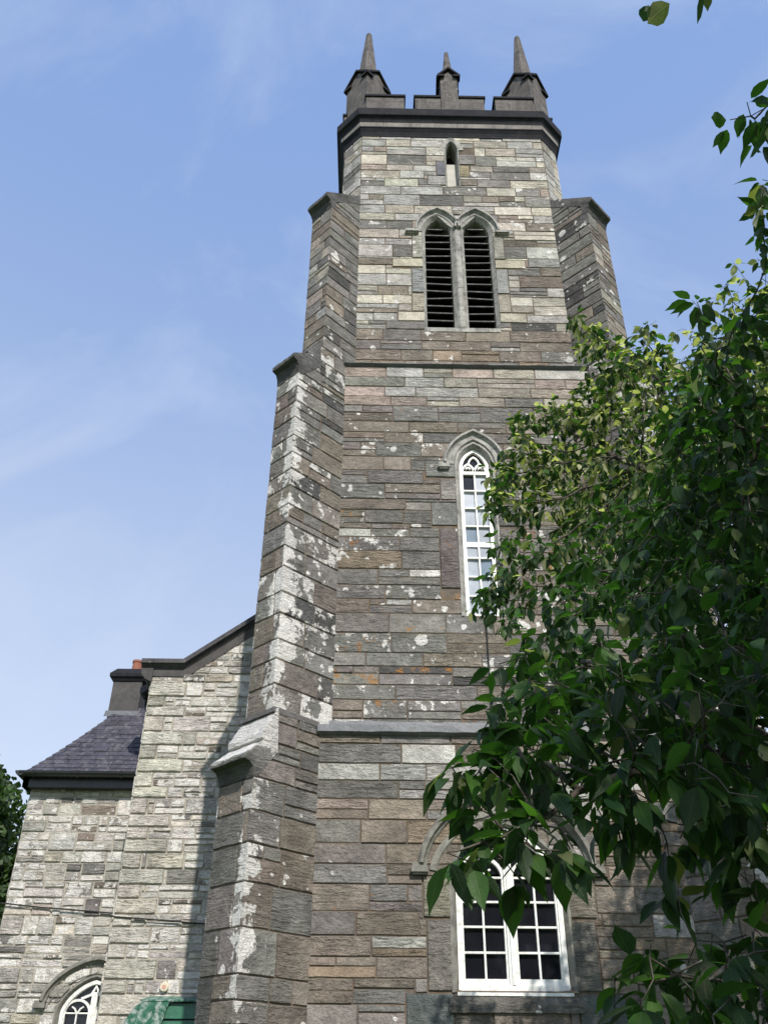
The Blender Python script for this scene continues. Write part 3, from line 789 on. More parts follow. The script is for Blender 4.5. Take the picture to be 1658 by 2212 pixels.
# slit window, partly blocked
slit = surround(F3, slit_line, .045, .40, 'slit_window', tower)
mb = MB(); mb.obox(F3, (1.50, 18.38, -.30), (1.73, 18.90, -.16)); mb.obox(F3, (1.50, 18.905, -.30), (1.73, 19.40, -.175)); mb.build('blocking', M['plaster'], slit)
mb = MB(); mb.poly([F3.P(u, z, -.39) for u, z in slit_line][::-1]); mb.build('opening_back', M['void'], slit)
mb = MB(); sweep(mb, F3, arch(1.615, .16, 19.66, .34, 6), [(.11, -.004), (.11, .020), (.0, .022), (-.02, -.02)]); mb.build('arch_stone', M['dressed'], slit)

# tall middle window: white sashes with obscured panes
F2 = Frame((0, YF[2]), (1, 0), (0, -1))
midw = surround(F2, mid_line, .08, .20, 'window', tower)
hood(F2, arch(mid_c, mid_a, 10.72, .42, 9), 10.7, parent=midw, off=.19, w=.09, stop=.17)
mb = MB(); sweep(mb, F2, arch(mid_c, mid_a, 10.72, .42, 9), [(.185, -.004), (.185, .03), (.10, .035), (.085, .01)]); mb.build('arch_stone', M['dressed'], midw)
fb = MB(); ii = [(u, z) for u, z in offset_line(mid_line, -.004)]
sweep(fb, F2, ii, [(0, -.19), (0, -.07), (-.055, -.07), (-.055, -.19)], cap=True)
fb.obox(F2, (mid_c-mid_a, 7.86, -.19), (mid_c+mid_a, 7.95, -.045))
zt = 10.62; rows = [7.95, 8.28, 8.62, 8.96, 9.22, 9.56, 9.91, 10.26, zt]
for i, z in enumerate(rows[1:-1]):
    th = .045 if i == 3 else .012
    fb.obox(F2, (mid_c-mid_a+.05, z-th, -.16), (mid_c+mid_a-.05, z+th, -.085-(.02 if i == 3 else .0)))
fb.obox(F2, (mid_c-.013, 7.95, -.158), (mid_c+.013, zt, -.09))
fb.obox(F2, (mid_c-mid_a+.05, zt-.03, -.162), (mid_c+mid_a-.05, zt+.03, -.08))
for s in (-1, 1):                                     # cusped heads
    curve_bar(fb, F2, arch(mid_c+s*.102, .10, zt+.02, .17, 5), .035, -.155, -.085)
    curve_bar(fb, F2, [(mid_c+s*.102+.035*math.cos(t), zt+.085+.035*math.sin(t)) for t in [math.pi*k/5 for k in range(6)]][::-1], .022, -.153, -.088)
curve_bar(fb, F2, arch(mid_c, .085, zt+.20, .14, 5), .03, -.152, -.09)
fb.build('window_frame', M['paint'], midw)
mb = MB(); mb.m = 0
for i in range(len(rows)-1):
    for s in (-1, 1):
        u0, u1 = sorted((mid_c, mid_c+s*(mid_a-.03)))
        k = 2 if (i == 7 and s < 0) else (1 if (i, s) in ((4, -1), (2, 1)) else 0)
        t = random.uniform(-.008, .008)
        q = [F2.P(u0, rows[i], -.125+t), F2.P(u1, rows[i], -.125-t), F2.P(u1, rows[i+1], -.128-t), F2.P(u0, rows[i+1], -.128+t)]
        mb.poly(q, k)
mb.poly([F2.P(u, z, -.13) for u, z in arch(mid_c, mid_a-.01, zt, .46, 7)][::-1], 2)
mb.build('glass', [M['paleglass'], M['blueglass'], M['darkglass']], midw)

def casement_window(fr, c, a, zs_, zsp, line, parent, dep=.16, rowz=None, hood_off=.24, hood_rise=.70, hood_z=4.22, stops=(-1, 1), jw=.08):
    wn = surround(fr, line, jw, dep+.06, 'window', parent, mat='ring')
    hl_ = arch(c, a+.12, hood_z, hood_rise, 12, .60)
    hood(fr, hl_, hood_z, parent=wn, off=hood_off, w=.11, proj=.11, stop=.19, stop_sides=stops, mat='ring')
    sm = MB(); sweep(sm, fr, arch(c, a+.085, zsp+.03, hood_rise*.86, 12, .64), [(hood_off-.005, -.004), (hood_off-.005, .03), (.16, .034), (.03, -.11), (.0, -.13)]); sm.build('arch_stone', M['ring'], wn)
    f = MB()
    sweep(f, fr, offset_line(line, -.004), [(0, -dep), (0, -.03), (-.06, -.03), (-.065, -.05), (-.065, -dep)], cap=True)
    f.obox(fr, (c-a, zs_, -dep), (c+a, zs_+.085, -.022)); f.obox(fr, (c-a-.02, zs_-.035, -dep), (c+a+.02, zs_, .03))
    f.obox(fr, (c-.05, zs_+.085, -dep), (c+.05, zsp+.38*a/.66, -.028)); f.obox(fr, (c-.018, zs_+.085, -.028), (c+.018, zsp+.36*a/.66, -.012))
    lw = (a-.06-.05)/1.0
    for s in (-1, 1):
        l0, l1 = sorted((c+s*.05, c+s*(a-.06)))
        for e in (l0, l1):                              # sash stiles
            k = .028; f.obox(fr, (e-(0 if e == l0 else k), zs_+.085, -dep+.02), (e+(k if e == l0 else 0), zsp+.06, -.05))
        f.obox(fr, (l0+.028, zs_+.085, -dep+.02), (l1-.028, zs_+.15, -.052))
        mc = (l0+l1)/2
        f.obox(fr, (mc-.012, zs_+.15, -dep+.025), (mc+.012, zsp, -.06))
        for z in rowz[1:]:
            f.obox(fr, (l0+.028, z-.012, -dep+.026), (l1-.028, z+.012, -.062))
        curve_bar(f, fr, arch(mc, (l1-l0)/2, zsp-.02, .26*a/.66, 7), .04, -dep+.03, -.055)
        curve_bar(f, fr, [(mc, zsp-.01), (mc-.05, zsp+.07), (mc-.12*a/.66, zsp+.10)], .022, -dep+.035, -.066)
        curve_bar(f, fr, [(mc, zsp-.01), (mc+.05, zsp+.07), (mc+.12*a/.66, zsp+.10)][::-1], .022, -dep+.035, -.066)
    curve_bar(f, fr, [(c-a*.42, zsp+.26*a/.66), (c-a*.12, zsp+.34*a/.66), (c, zsp+.50*a/.66), (c+a*.12, zsp+.34*a/.66), (c+a*.42, zsp+.26*a/.66)], .04, -dep+.03, -.05)
    f.build('window_frame', M['paint'], wn)
    gl = MB(); rz = [zs_+.10]+list(rowz[1:])
    for s in (-1, 1):
        l0, l1 = sorted((c+s*.055, c+s*(a-.065))); mc = (l0+l1)/2
        for e0, e1 in ((l0, mc), (mc, l1)):
            for z0, z1 in zip(rz, rz[1:]):
                t = random.uniform(-.006, .006)
                gl.poly([fr.P(e0, z0, -dep+.05+t), fr.P(e1, z0, -dep+.05-t), fr.P(e1, z1, -dep+.05-t), fr.P(e0, z1, -dep+.05+t)])
    gl.poly([fr.P(u, z, -dep+.045) for u, z in offset_line(line, -.02) if z >= zsp-.001][::-1]+[])
    gl.build('glass', M['darkglass'], wn)
    return wn
F1 = Frame((0, YF[1]), (1, 0), (0, -1))
lw_ = casement_window(F1, low_c, low_a, 2.83, 4.12, low_line, tower, rowz=[2.98, 3.265, 3.55, 3.835, 4.12])
mb = MB(); mb.cur = (.17, .16, .14, .45); mb.rg = .34
mb.loft([[F1.P(u, z, d) for z, d in ((2.62, .0), (2.62, .05), (2.70, .055), (2.79, .02), (2.79, -.02))] for u in np.linspace(low_c-low_a-.12, low_c+low_a+.12, 9)])
mb.build('sill', M['rubble'], lw_, attrs=True)

# ---- cornice, battlements, pinnacles
def octo(p):
    """chamfered-square ring, offset p from the belfry walls (front, right, back, left)"""
    k = .414*p; x0, x1 = -.40, 2*CX+.40; a0, a1 = -.78, 2*CX+.78
    return [(x0-k, .27-p), (x1+k, .27-p), (a1+p, .65-k), (a1+p, 4.82+k), (x1+k, 5.2+p), (x0-k, 5.2+p), (a0-p, 4.82+k), (a0-p, .65-k)]
def ring_profile(prof, name, mat, parent=tower, close_top=True):
    mb = MB(); mb.loft([[(x, y, z) for x, y in octo(p)] for p, z in prof], True, close_top); return mb.build(name, mat, parent)
ring_profile([(-.05, 20.12), (.025, 20.12), (.03, 20.17), (.05, 20.25), (.09, 20.33), (.105, 20.345), (.105, 20.38), (.03, 20.38)], 'cornice_cove', M['darkstone'])  # near-black colour paints in the shade of the cove
ring_profile([(-.05, 20.37), (.10, 20.37), (.105, 20.56), (-.05, 20.56)], 'cornice_band', M['band'])  # lighter colour paints in the sunlit fascia of the same cornice
ring_profile([(-.05, 20.535), (.11, 20.535), (.125, 20.60), (.165, 20.665), (.205, 20.69), (.21, 20.72), (.21, 20.93), (.19, 20.96), (.02, 21.06), (-.05, 21.06)], 'cornice', M['darkstone'])
pb = MB()                                                # parapet base + merlons
def merlon(b, x0, x1, y0, y1):
    b.box((x0, y0, 21.0), (x1, y1, 21.60))
b = pb
for x0, x1 in ((-.32, .57), (.83, 2.45), (2.71, 3.60)): merlon(b, x0, x1, .20, .48); merlon(b, x0, x1, 4.99, 5.27)
for y0, y1 in ((.72, 1.55), (1.85, 3.6), (3.9, 4.75)): merlon(b, -.85, -.57, y0, y1); merlon(b, 2*CX+.57, 2*CX+.85, y0, y1)
pb.build('battlements', M['pinstone'], tower)
cb = MB()
def cope(b, x0, x1, y0, y1):
    o = .035
    b.loft([[(x0-o, y0-o, 21.602), (x1+o, y0-o, 21.602), (x1+o, y1+o, 21.602), (x0-o, y1+o, 21.602)], [(x0-o, y0-o, 21.67), (x1+o, y0-o, 21.67), (x1+o, y1+o, 21.67), (x0-o, y1+o, 21.67)],
            [(x0+.03, y0+.06, 21.73), (x1-.03, y0+.06, 21.73), (x1-.03, y1-.06, 21.73), (x0+.03, y1-.06, 21.73)]])
for x0, x1 in ((-.32, .57), (.83, 1.46), (1.84, 2.45), (2.71, 3.60)): cope(cb, x0, x1, .20, .48); cope(cb, x0, x1, 4.99, 5.27)
for y0, y1 in ((.72, 1.55), (1.85, 3.6), (3.9, 4.75)): cope(cb, -.85, -.57, y0, y1); cope(cb, 2*CX+.57, 2*CX+.85, y0, y1)
cb.build('battlement_coping', M['darkstone'], tower)

def pinnacle_mesh(h, zb, ze, zg, zt, ov, sb_, st_):
    """shaft half-width h, base/eaves/gable/tip heights, overhang, spire half-widths"""
    sh = MB(); sh.box((-h, -h, zb), (h, h, ze+.02))
    for i in range(4):                                  # gable walls
        c, s = math.cos(i*math.pi/2), math.sin(i*math.pi/2); rot = lambda x, y, z: (x*c-y*s, x*s+y*c, z)
        sh.loft([[rot(-h, -h+.001*(i+1), ze), rot(h, -h+.001*(i+1), ze), rot(0, -h+.001*(i+1), zg-.05)], [rot(-h, 0, ze), rot(h, 0, ze), rot(0, 0, zg-.05)]])
    cp = MB(); e = h+ov; t = .05
    for i in range(4):                                  # raking copings of four gablets
        c, s = math.cos(i*math.pi/2), math.sin(i*math.pi/2); rot = lambda x, y, z: (x*c-y*s, x*s+y*c, z)
        drop = ov*.25
        for sg in (-1, 1):
            cp.loft([[rot(sg*(e+.001*i), -e, ze-drop-.02), rot(0, -e, zg-.02), rot(0, -e, zg+t), rot(sg*(e+.001*i), -e, ze-drop+t)],
                     [rot(sg*(e+.001*i), -h*.55, ze-drop-.02), rot(0, -h*.2, zg-.02), rot(0, -h*.2, zg+t), rot(sg*(e+.001*i), -h*.55, ze-drop+t)]])
    cp.loft([[(-e*.62, -e*.62, zg-.16), (e*.62, -e*.62, zg-.16), (e*.62, e*.62, zg-.16), (-e*.62, e*.62, zg-.16)], [(-sb_, -sb_, zg+t), (sb_, -sb_, zg+t), (sb_, sb_, zg+t), (-sb_, sb_, zg+t)]])
    sp = MB(); k = .30
    def o8(r, z): a = r*.42; return [(-r+a, -r, z), (r-a, -r, z), (r, -r+a, z), (r, r-a, z), (r-a, r, z), (-r+a, r, z), (-r, r-a, z), (-r, -r+a, z)]
    sp.loft([o8(sb_, zg-.05), o8(sb_*.98, zg+.10), o8(st_*1.15, zt-.04), o8(st_*.6, zt)])
    return sh, cp, sp
def pinnacle(x, y, rot, args):
    sh, cp, sp = pinnacle_mesh(*args)
    o = sh.build('pinnacle', M['pinstone']); o.location = (x, y, 0); o.rotation_euler.z = rot
    o.parent = tower; o.location = Vector((x, y, 0))-tower.location
    for q, nme, mm in ((cp, 'gablet_cap', M['darkstone']), (sp, 'spire', M['pinstone'])):
        c = q.build(nme, mm); c.parent = o
for x, y in ((-.31, .74), (2*CX+.31, .74), (-.31, 4.73), (2*CX+.31, 4.73)): pinnacle(x, y, math.pi/4, (.355, 20.9, 22.66, 23.12, 25.35, .058, .22, .055))
for x, y in ((CX, .36), (-.70, 2.73), (2*CX+.70, 2.73), (CX, 5.10)): pinnacle(x, y, 0, (.20, 21.0, 22.40, 22.72, 23.85, .075, .125, .04))

# ------------------------------------------------------------------ nave behind the tower
nave = thing('church_nave', (CX, 9, 0), 'pale rubble stone church nave with sloping dark gable coping behind the tower', 'church')
NY = 5.0; NX0, NX1 = -4.42, 2*CX+4.42
FN = Frame((0, NY), (1, 0), (0, -1))
def pal_nave(z): return P_rub()
mb = MB()
zn = courses(0, 9.02, .13, .46)
ztop = courses(9.02, 13.2, .10, .26)
gs = .755; gz = 9.03
# quoins at the left corner: long and short in turn
fx = []; i = 0
for z0, z1 in zip(zn, zn[1:]):
    if z1-z0 > .2:
        wd = (.75 if i % 2 else .36)*random.uniform(.85, 1.15); fx.append((NX0, NX0+wd, z0, z1, jitc((.58, .545, .475), .12), .5)); i += 1
masonry(mb, FN, [(NX0, 0), (.2, 0), (.2, gz), (NX0, gz)], zn, pal_nave, (.14, .95), .010, (.004, .034), (), fx, lich=.95, rust=.18, split=.6, bev=.012, jit=.012)
masonry(mb, FN, [(-3.83, gz), (.2, gz), (.2, gz+gs*(.2+3.83))], ztop, pal_nave, (.14, .8), .010, (.004, .034), lich=.8, rust=.12, split=.3, bev=.012, jit=.012)
masonry(mb, FN, [(2*CX-.2, 0), (NX1, 0), (NX1, gz), (2*CX-.2, gz)], zn, pal_nave, (.2, .9), .020, (.006, .03), lich=.7, split=.3, bev=.016, jit=.012)
masonry(mb, FN, [(2*CX-.2, gz), (2*CX+3.83, gz), (2*CX-.2, gz+gs*(.2+3.83))], ztop, pal_nave, (.2, .8), .020, (.006, .03), lich=.7, split=.3, bev=.016, jit=.012)
mb.cur = (.4, .38, .33, .5)
masonry(mb, Frame((NX0, 14), (0, -1), (-1, 0)), [(0, 0), (9, 0), (9, 9.0), (0, 9.0)], courses(0, 9.0, .25, .45), pal_nave, (.4, 1.2), .02, (.006, .03), lich=.6)
mb.poly([(NX1, NY, 0), (NX1, 14, 0), (NX1, 14, 9), (NX1, NY, 9)], 1); mb.poly([(NX1, 14, 0), (NX0, 14, 0), (NX0, 14, 9), (NX1, 14, 9)], 1)
mb.build('nave_wall', [M['rubble'], M['lime']], nave, attrs=True)
apex = gz+gs*(CX+3.83)
mb = MB()
mb.loft([[(NX0-.25, y, 8.86), (CX, y, apex-.02), (NX1+.25, y, 8.86), (NX1+.25, y, 8.72), (CX, y, apex-.2), (NX0-.25, y, 8.72)] for y in (NY+.30, 14)], True, True)
mb.build('nave_roof', M['slate'], nave)
cp = [(NX0-.22, 9.28), (-3.80, 9.28), (CX, 9.28+gs*(CX+3.80)), (2*CX+3.80, 9.28), (NX1+.22, 9.28)]
mb = MB(); sweep(mb, FN, cp, [(-.03, -.42), (.02, -.38), (.02, .13), (-.075, .145), (-.085, .10), (-.15, .04), (-.16, .025), (-.16, -.42)])
mb.build('gable_coping', M['coping'], nave)
mb = MB(); cp2 = [(NX0-.02, 9.13), (-3.76, 9.13), (CX, 9.13+gs*(CX+3.76)), (2*CX+3.76, 9.13), (NX1+.02, 9.13)]
sweep(mb, FN, cp2, [(-.005, -.2), (-.005, .030), (-.17, .026), (-.18, -.2)]); mb.build('gable_render', M['render'], nave)
mb = MB()
for y0, y1, a in ((NY-.02, NY+.5, .0),):
    mb.loft([[(NX0-.22, y, 9.12), (NX0-.20, y, 9.0), (NX0-.12, y, 8.9), (NX0, y, 8.84), (NX0+.02, y, 8.84), (NX0+.02, y, 9.12)] for y in (NY-.06, NY+.48)])
mb.build('kneeler', M['render'], nave)
mb = MB()
mb.loft([[(NX0-.20+.075*math.cos(t), y, 8.80+.075*math.sin(t)) for t in [math.pi+math.pi*k/6 for k in range(7)]] for y in (NY+.42, 14)])
mb.tube([(NX0-.20, NY+.62, 8.74), (NX0-.20, NY+.62, 8.60), (NX0-.07, NY+.62, 8.30), (NX0-.07, NY+.62, 0)], .045, 8)
mb.box((NX0-.30, NY+.40, 8.78), (NX0-.10, NY+.50, 8.90))
mb.build('gutter', M['gutter'], nave)

# ------------------------------------------------------------------ hipped side wing, set back on the left
WY = 6.0; WX0, WX1 = -6.70, -3.6; WE = 7.06
wing = thing('church_wing', (-5.3, 7, 0), 'low stone side wing with hipped slate roof, black gutter and chimney', 'building')
FW = Frame((0, WY), (1, 0), (0, -1))
ww_c, ww_a = -4.79, .56
ww_line = [(ww_c-ww_a, 1.75)]+arch(ww_c, ww_a, 3.10, .52, 9, .62)+[(ww_c+ww_a, 1.75)]
mb = MB()
zw = courses(0, WE, .10, .44)
masonry(mb, FW, [(WX0, 0), (WX1, 0), (WX1, WE), (WX0, WE)], zw, lambda z: P_wing(), (.13, .85), .010, (.004, .036), [grown(ww_line, .08)], lich=.85, rust=.2, split=.6, bev=.012, jit=.013)
masonry(mb, Frame((WX0, 8.9), (0, -1), (-1, 0)), [(0, 0), (2.9, 0), (2.9, WE), (0, WE)], zw, lambda z: P_wing(), (.14, .8), .022, (.005, .036), lich=.6, split=.3, bev=.018, jit=.014)
mb.poly([(WX1, 8.9, 0), (WX0, 8.9, 0), (WX0, 8.9, WE), (WX1, 8.9, WE)], 1)
mb.build('wing_wall', [M['rubble'], M['lime']], wing, attrs=True)
casement_window(FW, ww_c, ww_a, 1.75, 3.10, ww_line, wing, rowz=[1.9, 2.2, 2.5, 2.8, 3.10], hood_off=.15, hood_rise=.50, hood_z=3.24, stops=(-1,), jw=.08)
# roof: courses of slates on the front slope and the left hip, sprocketed at the eaves
rb = MB()
EX0, EY0, EZ = WX0-.10, WY-.28, 7.22
ridge_y = 7.02; run = ridge_y-EY0
def roof_h(t): return EZ+1.86*(t**1.0*.88+.12*t*t)          # t 0..1 eaves to ridge
nc = 15
for i in range(nc):
    t0, t1 = i/nc, (i+1)/nc+.02
    y0, y1 = EY0+run*t0, EY0+run*min(1, t1); z0, z1 = roof_h(t0)+.03, roof_h(min(1, t1))+.002
    x = EX0+run*t0-.0; xe = WX1
    u = x-(i % 2)*.14
    while u < xe:
        a, b = max(u, x), min(u+.28, xe)
        if b-a > .02:
            j = random.uniform(-.004, .004); k = random.uniform(-.006, .006)
            xa, xb = (a, b); xa2 = max(a, EX0+run*min(1, t1)) if a <= x+.001 else a
            if xa2 >= b: xa2 = b-.005
            rb.loft([[(xa+.003, y0+k, z0-.012), (xb-.003, y0+k, z0-.012), (xb-.003, y1, z1-.012), (xa2+.003, y1, z1-.012)],
                     [(xa+.003, y0+k, z0+j), (xb-.003, y0+k, z0+j), (xb-.003, y1, z1), (xa2+.003, y1, z1)]])
        u += .28
    # left hip slope
    rb.loft([[(EX0+run*t0, EY0+run*t0, z0-.02), (EX0+run*t0, 8.32-run*t0, z0-.02), (EX0+run*min(1, t1), 8.32-run*min(1, t1), z1-.02), (EX0+run*min(1, t1), EY0+run*min(1, t1), z1-.02)],
             [(EX0+run*t0, EY0+run*t0, z0), (EX0+run*t0, 8.32-run*t0, z0), (EX0+run*min(1, t1), 8.32-run*min(1, t1), z1), (EX0+run*min(1, t1), EY0+run*min(1, t1), z1)]])
rb.box((EX0+.1, EY0+.1, 7.12), (WX1, 8.3, 7.20))
rb.loft([[(EX0+.1, EY0+.1, 7.19), (WX1, EY0+.1, 7.19), (WX1, 8.3, 7.19), (EX0+.1, 8.3, 7.19)], [(EX0+run, ridge_y, roof_h(1)-.03), (WX1, ridge_y, roof_h(1)-.03), (WX1, ridge_y+.05, roof_h(1)-.03), (EX0+run, ridge_y+.05, roof_h(1)-.03)]])
roof = rb.build('roof', M['slate'], wing)
mb = MB(); mb.box((WX0-.12, WY-.20, 6.96), (WX1, WY+.02, 7.12)); mb.box((WX0-.12, WY-.20, 6.96), (WX0-.003, 8.3, 7.12)); mb.build('eaves_board', M['gutter'], wing)
mb = MB()
gp = [(math.cos(t)*.095, math.sin(t)*.095) for t in [math.pi+math.pi*k/7 for k in range(8)]]
mb.loft([[(x, EY0-.045+a, 7.22+b_) for a, b_ in gp]+[(x, EY0-.045+.082, 7.222), (x, EY0-.045-.082, 7.222)] for x in (EX0-.06, WX1)])
for x in (-6.6, -5.75, -4.9): mb.loft([[(xx, EY0-.045+a*1.16, 7.222+b_*1.16) for a, b_ in gp]+[(xx, EY0-.045+.095, 7.226), (xx, EY0-.045-.095, 7.226)] for xx in (x, x+.05)])
mb.loft([[(EX0-.045+a, y, 7.22+b_) for a, b_ in gp]+[(EX0-.045+.082, y, 7.222), (EX0-.045-.082, y, 7.222)] for y in (EY0-.12, 8.3)])
mb.tube([(EX0-.045, 8.2, 7.15), (EX0-.045, 8.2, 7.0), (WX0-.08, 8.2, 6.8), (WX0-.08, 8.2, 0)], .04, 8)
mb.build('gutter', M['gutter'], wing)
# chimney
mb = MB(); cx0, cx1, cy0, cy1 = -5.76, -5.12, 6.95, 7.6
mb.box((cx0, cy0, 8.3), (cx1, cy1, 9.70)); ch = mb.build('chimney', M['render'], wing)
mb = MB(); rg = lambda o, z: [(cx0-o, cy0-o, z), (cx1+o, cy0-o, z), (cx1+o, cy1+o, z), (cx0-o, cy1+o, z)]
mb.loft([rg(.0, 9.68), rg(.02, 9.68), rg(.05, 9.74), rg(.085, 9.77), rg(.085, 9.85), rg(.06, 9.88), rg(-.03, 10.0)]); mb.build('chimney_cap', M['darkstone'], ch)
mb = MB()
def ringc(x, y, r, z, n=14): return [(x+r*math.cos(2*math.pi*k/n), y+r*math.sin(2*math.pi*k/n), z) for k in range(n)]
mb.loft([ringc(-5.36, 7.2, .125, 9.9), ringc(-5.36, 7.2, .105, 10.22), ringc(-5.36, 7.2, .12, 10.23), ringc(-5.36, 7.2, .12, 10.28), ringc(-5.36, 7.2, .08, 10.28), ringc(-5.36, 7.2, .08, 10.1)]); mb.build('chimney_pot', M['terracotta'], ch, smooth=False)
mb = MB(); za = lambda y: roof_h((y-EY0)/run)
mb.loft([[(cx0-.05, y, za(y)+o_) for y, o_ in ((cy0-.10, .012), (cy0-.10, .022), (cy0-.008, .035), (cy0-.008, .012))], [(cx1+.05, y, za(y)+o_) for y, o_ in ((cy0-.10, .012), (cy0-.10, .022), (cy0-.008, .035), (cy0-.008, .012))]])
mb.build('lead_apron', M['lead'], ch)

# ------------------------------------------------------------------ small things by the walls
hut = thing('green_hut', (-3.1, 4.5, 0), 'green boarded hut with curved worn roof edge beside the corner buttress', 'shed')
hx0, hx1, hxm, hy0, hy1, hz = -3.80, -2.2, -3.16, 4.25, 4.93, 3.12
prof = [(hx0-.10, 0), (hx0-.06, 2.55), (hx0+.02, 2.85), (hx0+.14, 3.04), (hx0+.26, hz)]
mb = MB(); mb.loft([[(x, hy0, z), (x+.0, hy1, z)] for x, z in prof], False, False)
inner = [(hxm-.12, 0), (hxm-.11, 2.5), (hxm-.05, 2.8), (hxm+.0, 3.0), (hxm+.045, hz)]
fl = [[(a[0], hy0, a[1]), (a[0], hy0-.03, a[1]), (b_[0], hy0-.03, b_[1]), (b_[0], hy0, b_[1])] for a, b_ in zip(prof, inner)]
mb.loft(fl, True, True); mb.build('curved_side', M['greenworn'], hut)
mb = MB(); z = hz-13*.235; i = 0
while z < hz-.02:
    z1 = min(z+.23, hz); mb.loft([[(x, hy0+.07, z), (x, hy0-.005, z), (x, hy0+.03, z1-.014), (x, hy0+.07, z1-.014)] for x in (hxm-.10, hx1)]); z += .235
mb.build('boarding', M['green'], hut)
mb = MB(); mb.loft([[(hx0+.22, hy0-.04, hz), (hx1, hy0-.04, hz), (hx1, hy1, hz+.1), (hx0+.22, hy1, hz+.1)], [(hx0+.22, hy0-.04, hz+.022), (hx1, hy0-.04, hz+.022), (hx1, hy1, hz+.14), (hx0+.22, hy1, hz+.14)]]); mb.build('roof_edge', M['greenworn'], hut)

disc = thing('wall_disc', (-3.38, NY, 3.40), 'small round cream disc fixed to pale wall above the green hut', 'disc')
mb = MB(); mb.loft([[(-3.38+r*math.cos(t), NY-d, 3.40+r*math.sin(t)) for t in [2*math.pi*k/20 for k in range(20)]] for r, d in ((.075, 0), (.075, .05), (.062, .062))]); mb.build('disc_plate', M['disc'], disc)
mb = MB(); mb.loft([[(-3.38+r*math.cos(t), NY-d, 3.40+r*math.sin(t)) for t in [2*math.pi*k/16 for k in range(16)]] for r, d in ((.034, .06), (.03, .068))]); mb.build('disc_centre', M['discred'], disc)

def cable(name, pts, r, label):
    mb = MB(); mb.tube(pts, r, 6); o = mb.build(name, M['cable']); return tag(o, label, 'cable')
cable('wall_cable', [(-6.76, 8.0, 4.88), (-6.76, WY-.05, 4.86), (-6.0, WY-.055, 4.79), (-5.2, WY-.055, 4.74), (-4.47, WY-.05, 4.69), (-4.45, NY-.05, 4.48), (-3.8, NY-.055, 4.44), (-2.9, NY-.055, 4.38), (-1.2, NY-.05, 4.30)], .014, 'thin black cable strung across the pale stone walls')
cable('down_cable', [(1.70, YF[2]-.03, 7.84), (1.695, YF[2]-.035, 7.0), (1.70, YF[2]-.03, 6.26), (1.70, YF[1]-.13, 6.03), (1.70, YF[1]-.13, 5.9), (1.71, YF[1]-.04, 5.8), (1.715, YF[1]-.04, 5.35)], .011, 'thin dark cable running down the tower below the tall window')

# ------------------------------------------------------------------ trees
def leaf_mesh(name, P, A, Nn, ln, wd, tone, mat, parent, bend=.18, fold=.22):
    """many leaves in one mesh: base P, axis A, normal Nn, length, width"""
    P, A, Nn = (np.asarray(x, float) for x in (P, A, Nn)); n = len(P)
    ln = np.asarray(ln)[:, None]; wd = np.asarray(wd)[:, None]
    A /= np.linalg.norm(A, axis=1)[:, None]; Nn = Nn-A*(A*Nn).sum(1)[:, None]; Nn /= np.linalg.norm(Nn, axis=1)[:, None]+1e-9; B = np.cross(A, Nn)
    st = [(.0, .0), (.13, .64), (.35, 1.), (.60, .82), (.81, .33), (1., .0)]
    bd = np.asarray(bend)*rng.uniform(.2, 2.0, (n, 1)); fo = fold*rng.uniform(.1, 2.0, (n, 1)); tw = rng.uniform(-.35, .35, (n, 1))
    V = []
    for t, h in st:
        c = P+A*ln*t*(1-.25*bd*t)-Nn*ln*bd*t*t
        if h == 0: V.append(c); continue
        bb = B+Nn*tw*t
        V += [c-bb*wd*.5*h+Nn*wd*.5*h*fo, c, c+bb*wd*.5*h+Nn*wd*.5*h*fo]
    V = np.stack(V, 1); k = V.shape[1]           # 14
    F4 = []
    for i in range(3):
        a = 1+3*i; F4 += [(a, a+1, a+4, a+3), (a+1, a+2, a+5, a+4)]
    F3 = [(0, 2, 1), (0, 3, 2), (10, 11, 13), (11, 12, 13)]
    base = (np.arange(n)*k)[:, None, None]
    q = (np.array(F4)[None]+base).reshape(-1, 4); tr = (np.array(F3)[None]+base).reshape(-1, 3)
    me = bpy.data.meshes.new(name); me.vertices.add(n*k); me.vertices.foreach_set('co', V.reshape(-1).astype(np.float32))
    me.loops.add(q.size+tr.size); me.loops.foreach_set('vertex_index', np.concatenate([q.ravel(), tr.ravel()]).astype(np.int32))
    me.polygons.add(len(q)+len(tr)); me.polygons.foreach_set('loop_start', np.concatenate([np.arange(len(q))*4, q.size+np.arange(len(tr))*3]).astype(np.int32))
    me.update(calc_edges=True); me.polygons.foreach_set('use_smooth', [True]*len(me.polygons))
    a = me.attributes.new('tone', 'FLOAT_COLOR', 'POINT'); a.data.foreach_set('color', np.repeat(np.c_[tone, np.ones(n)], k, 0).ravel().astype(np.float32))
    co = []
    for t, h in st:
        co += [(t, 0, 0)] if h == 0 else [(t, 1, 0), (t, 0, 0), (t, 1, 0)]
    a = me.attributes.new('blade', 'FLOAT_VECTOR', 'POINT'); a.data.foreach_set('vector', np.tile(np.array(co, np.float32), (n, 1)).ravel())
    me.materials.append(mat); me.update()
    o = bpy.data.objects.new(name, me); COL.objects.link(o)
    if parent: attach(o, parent)
    return o

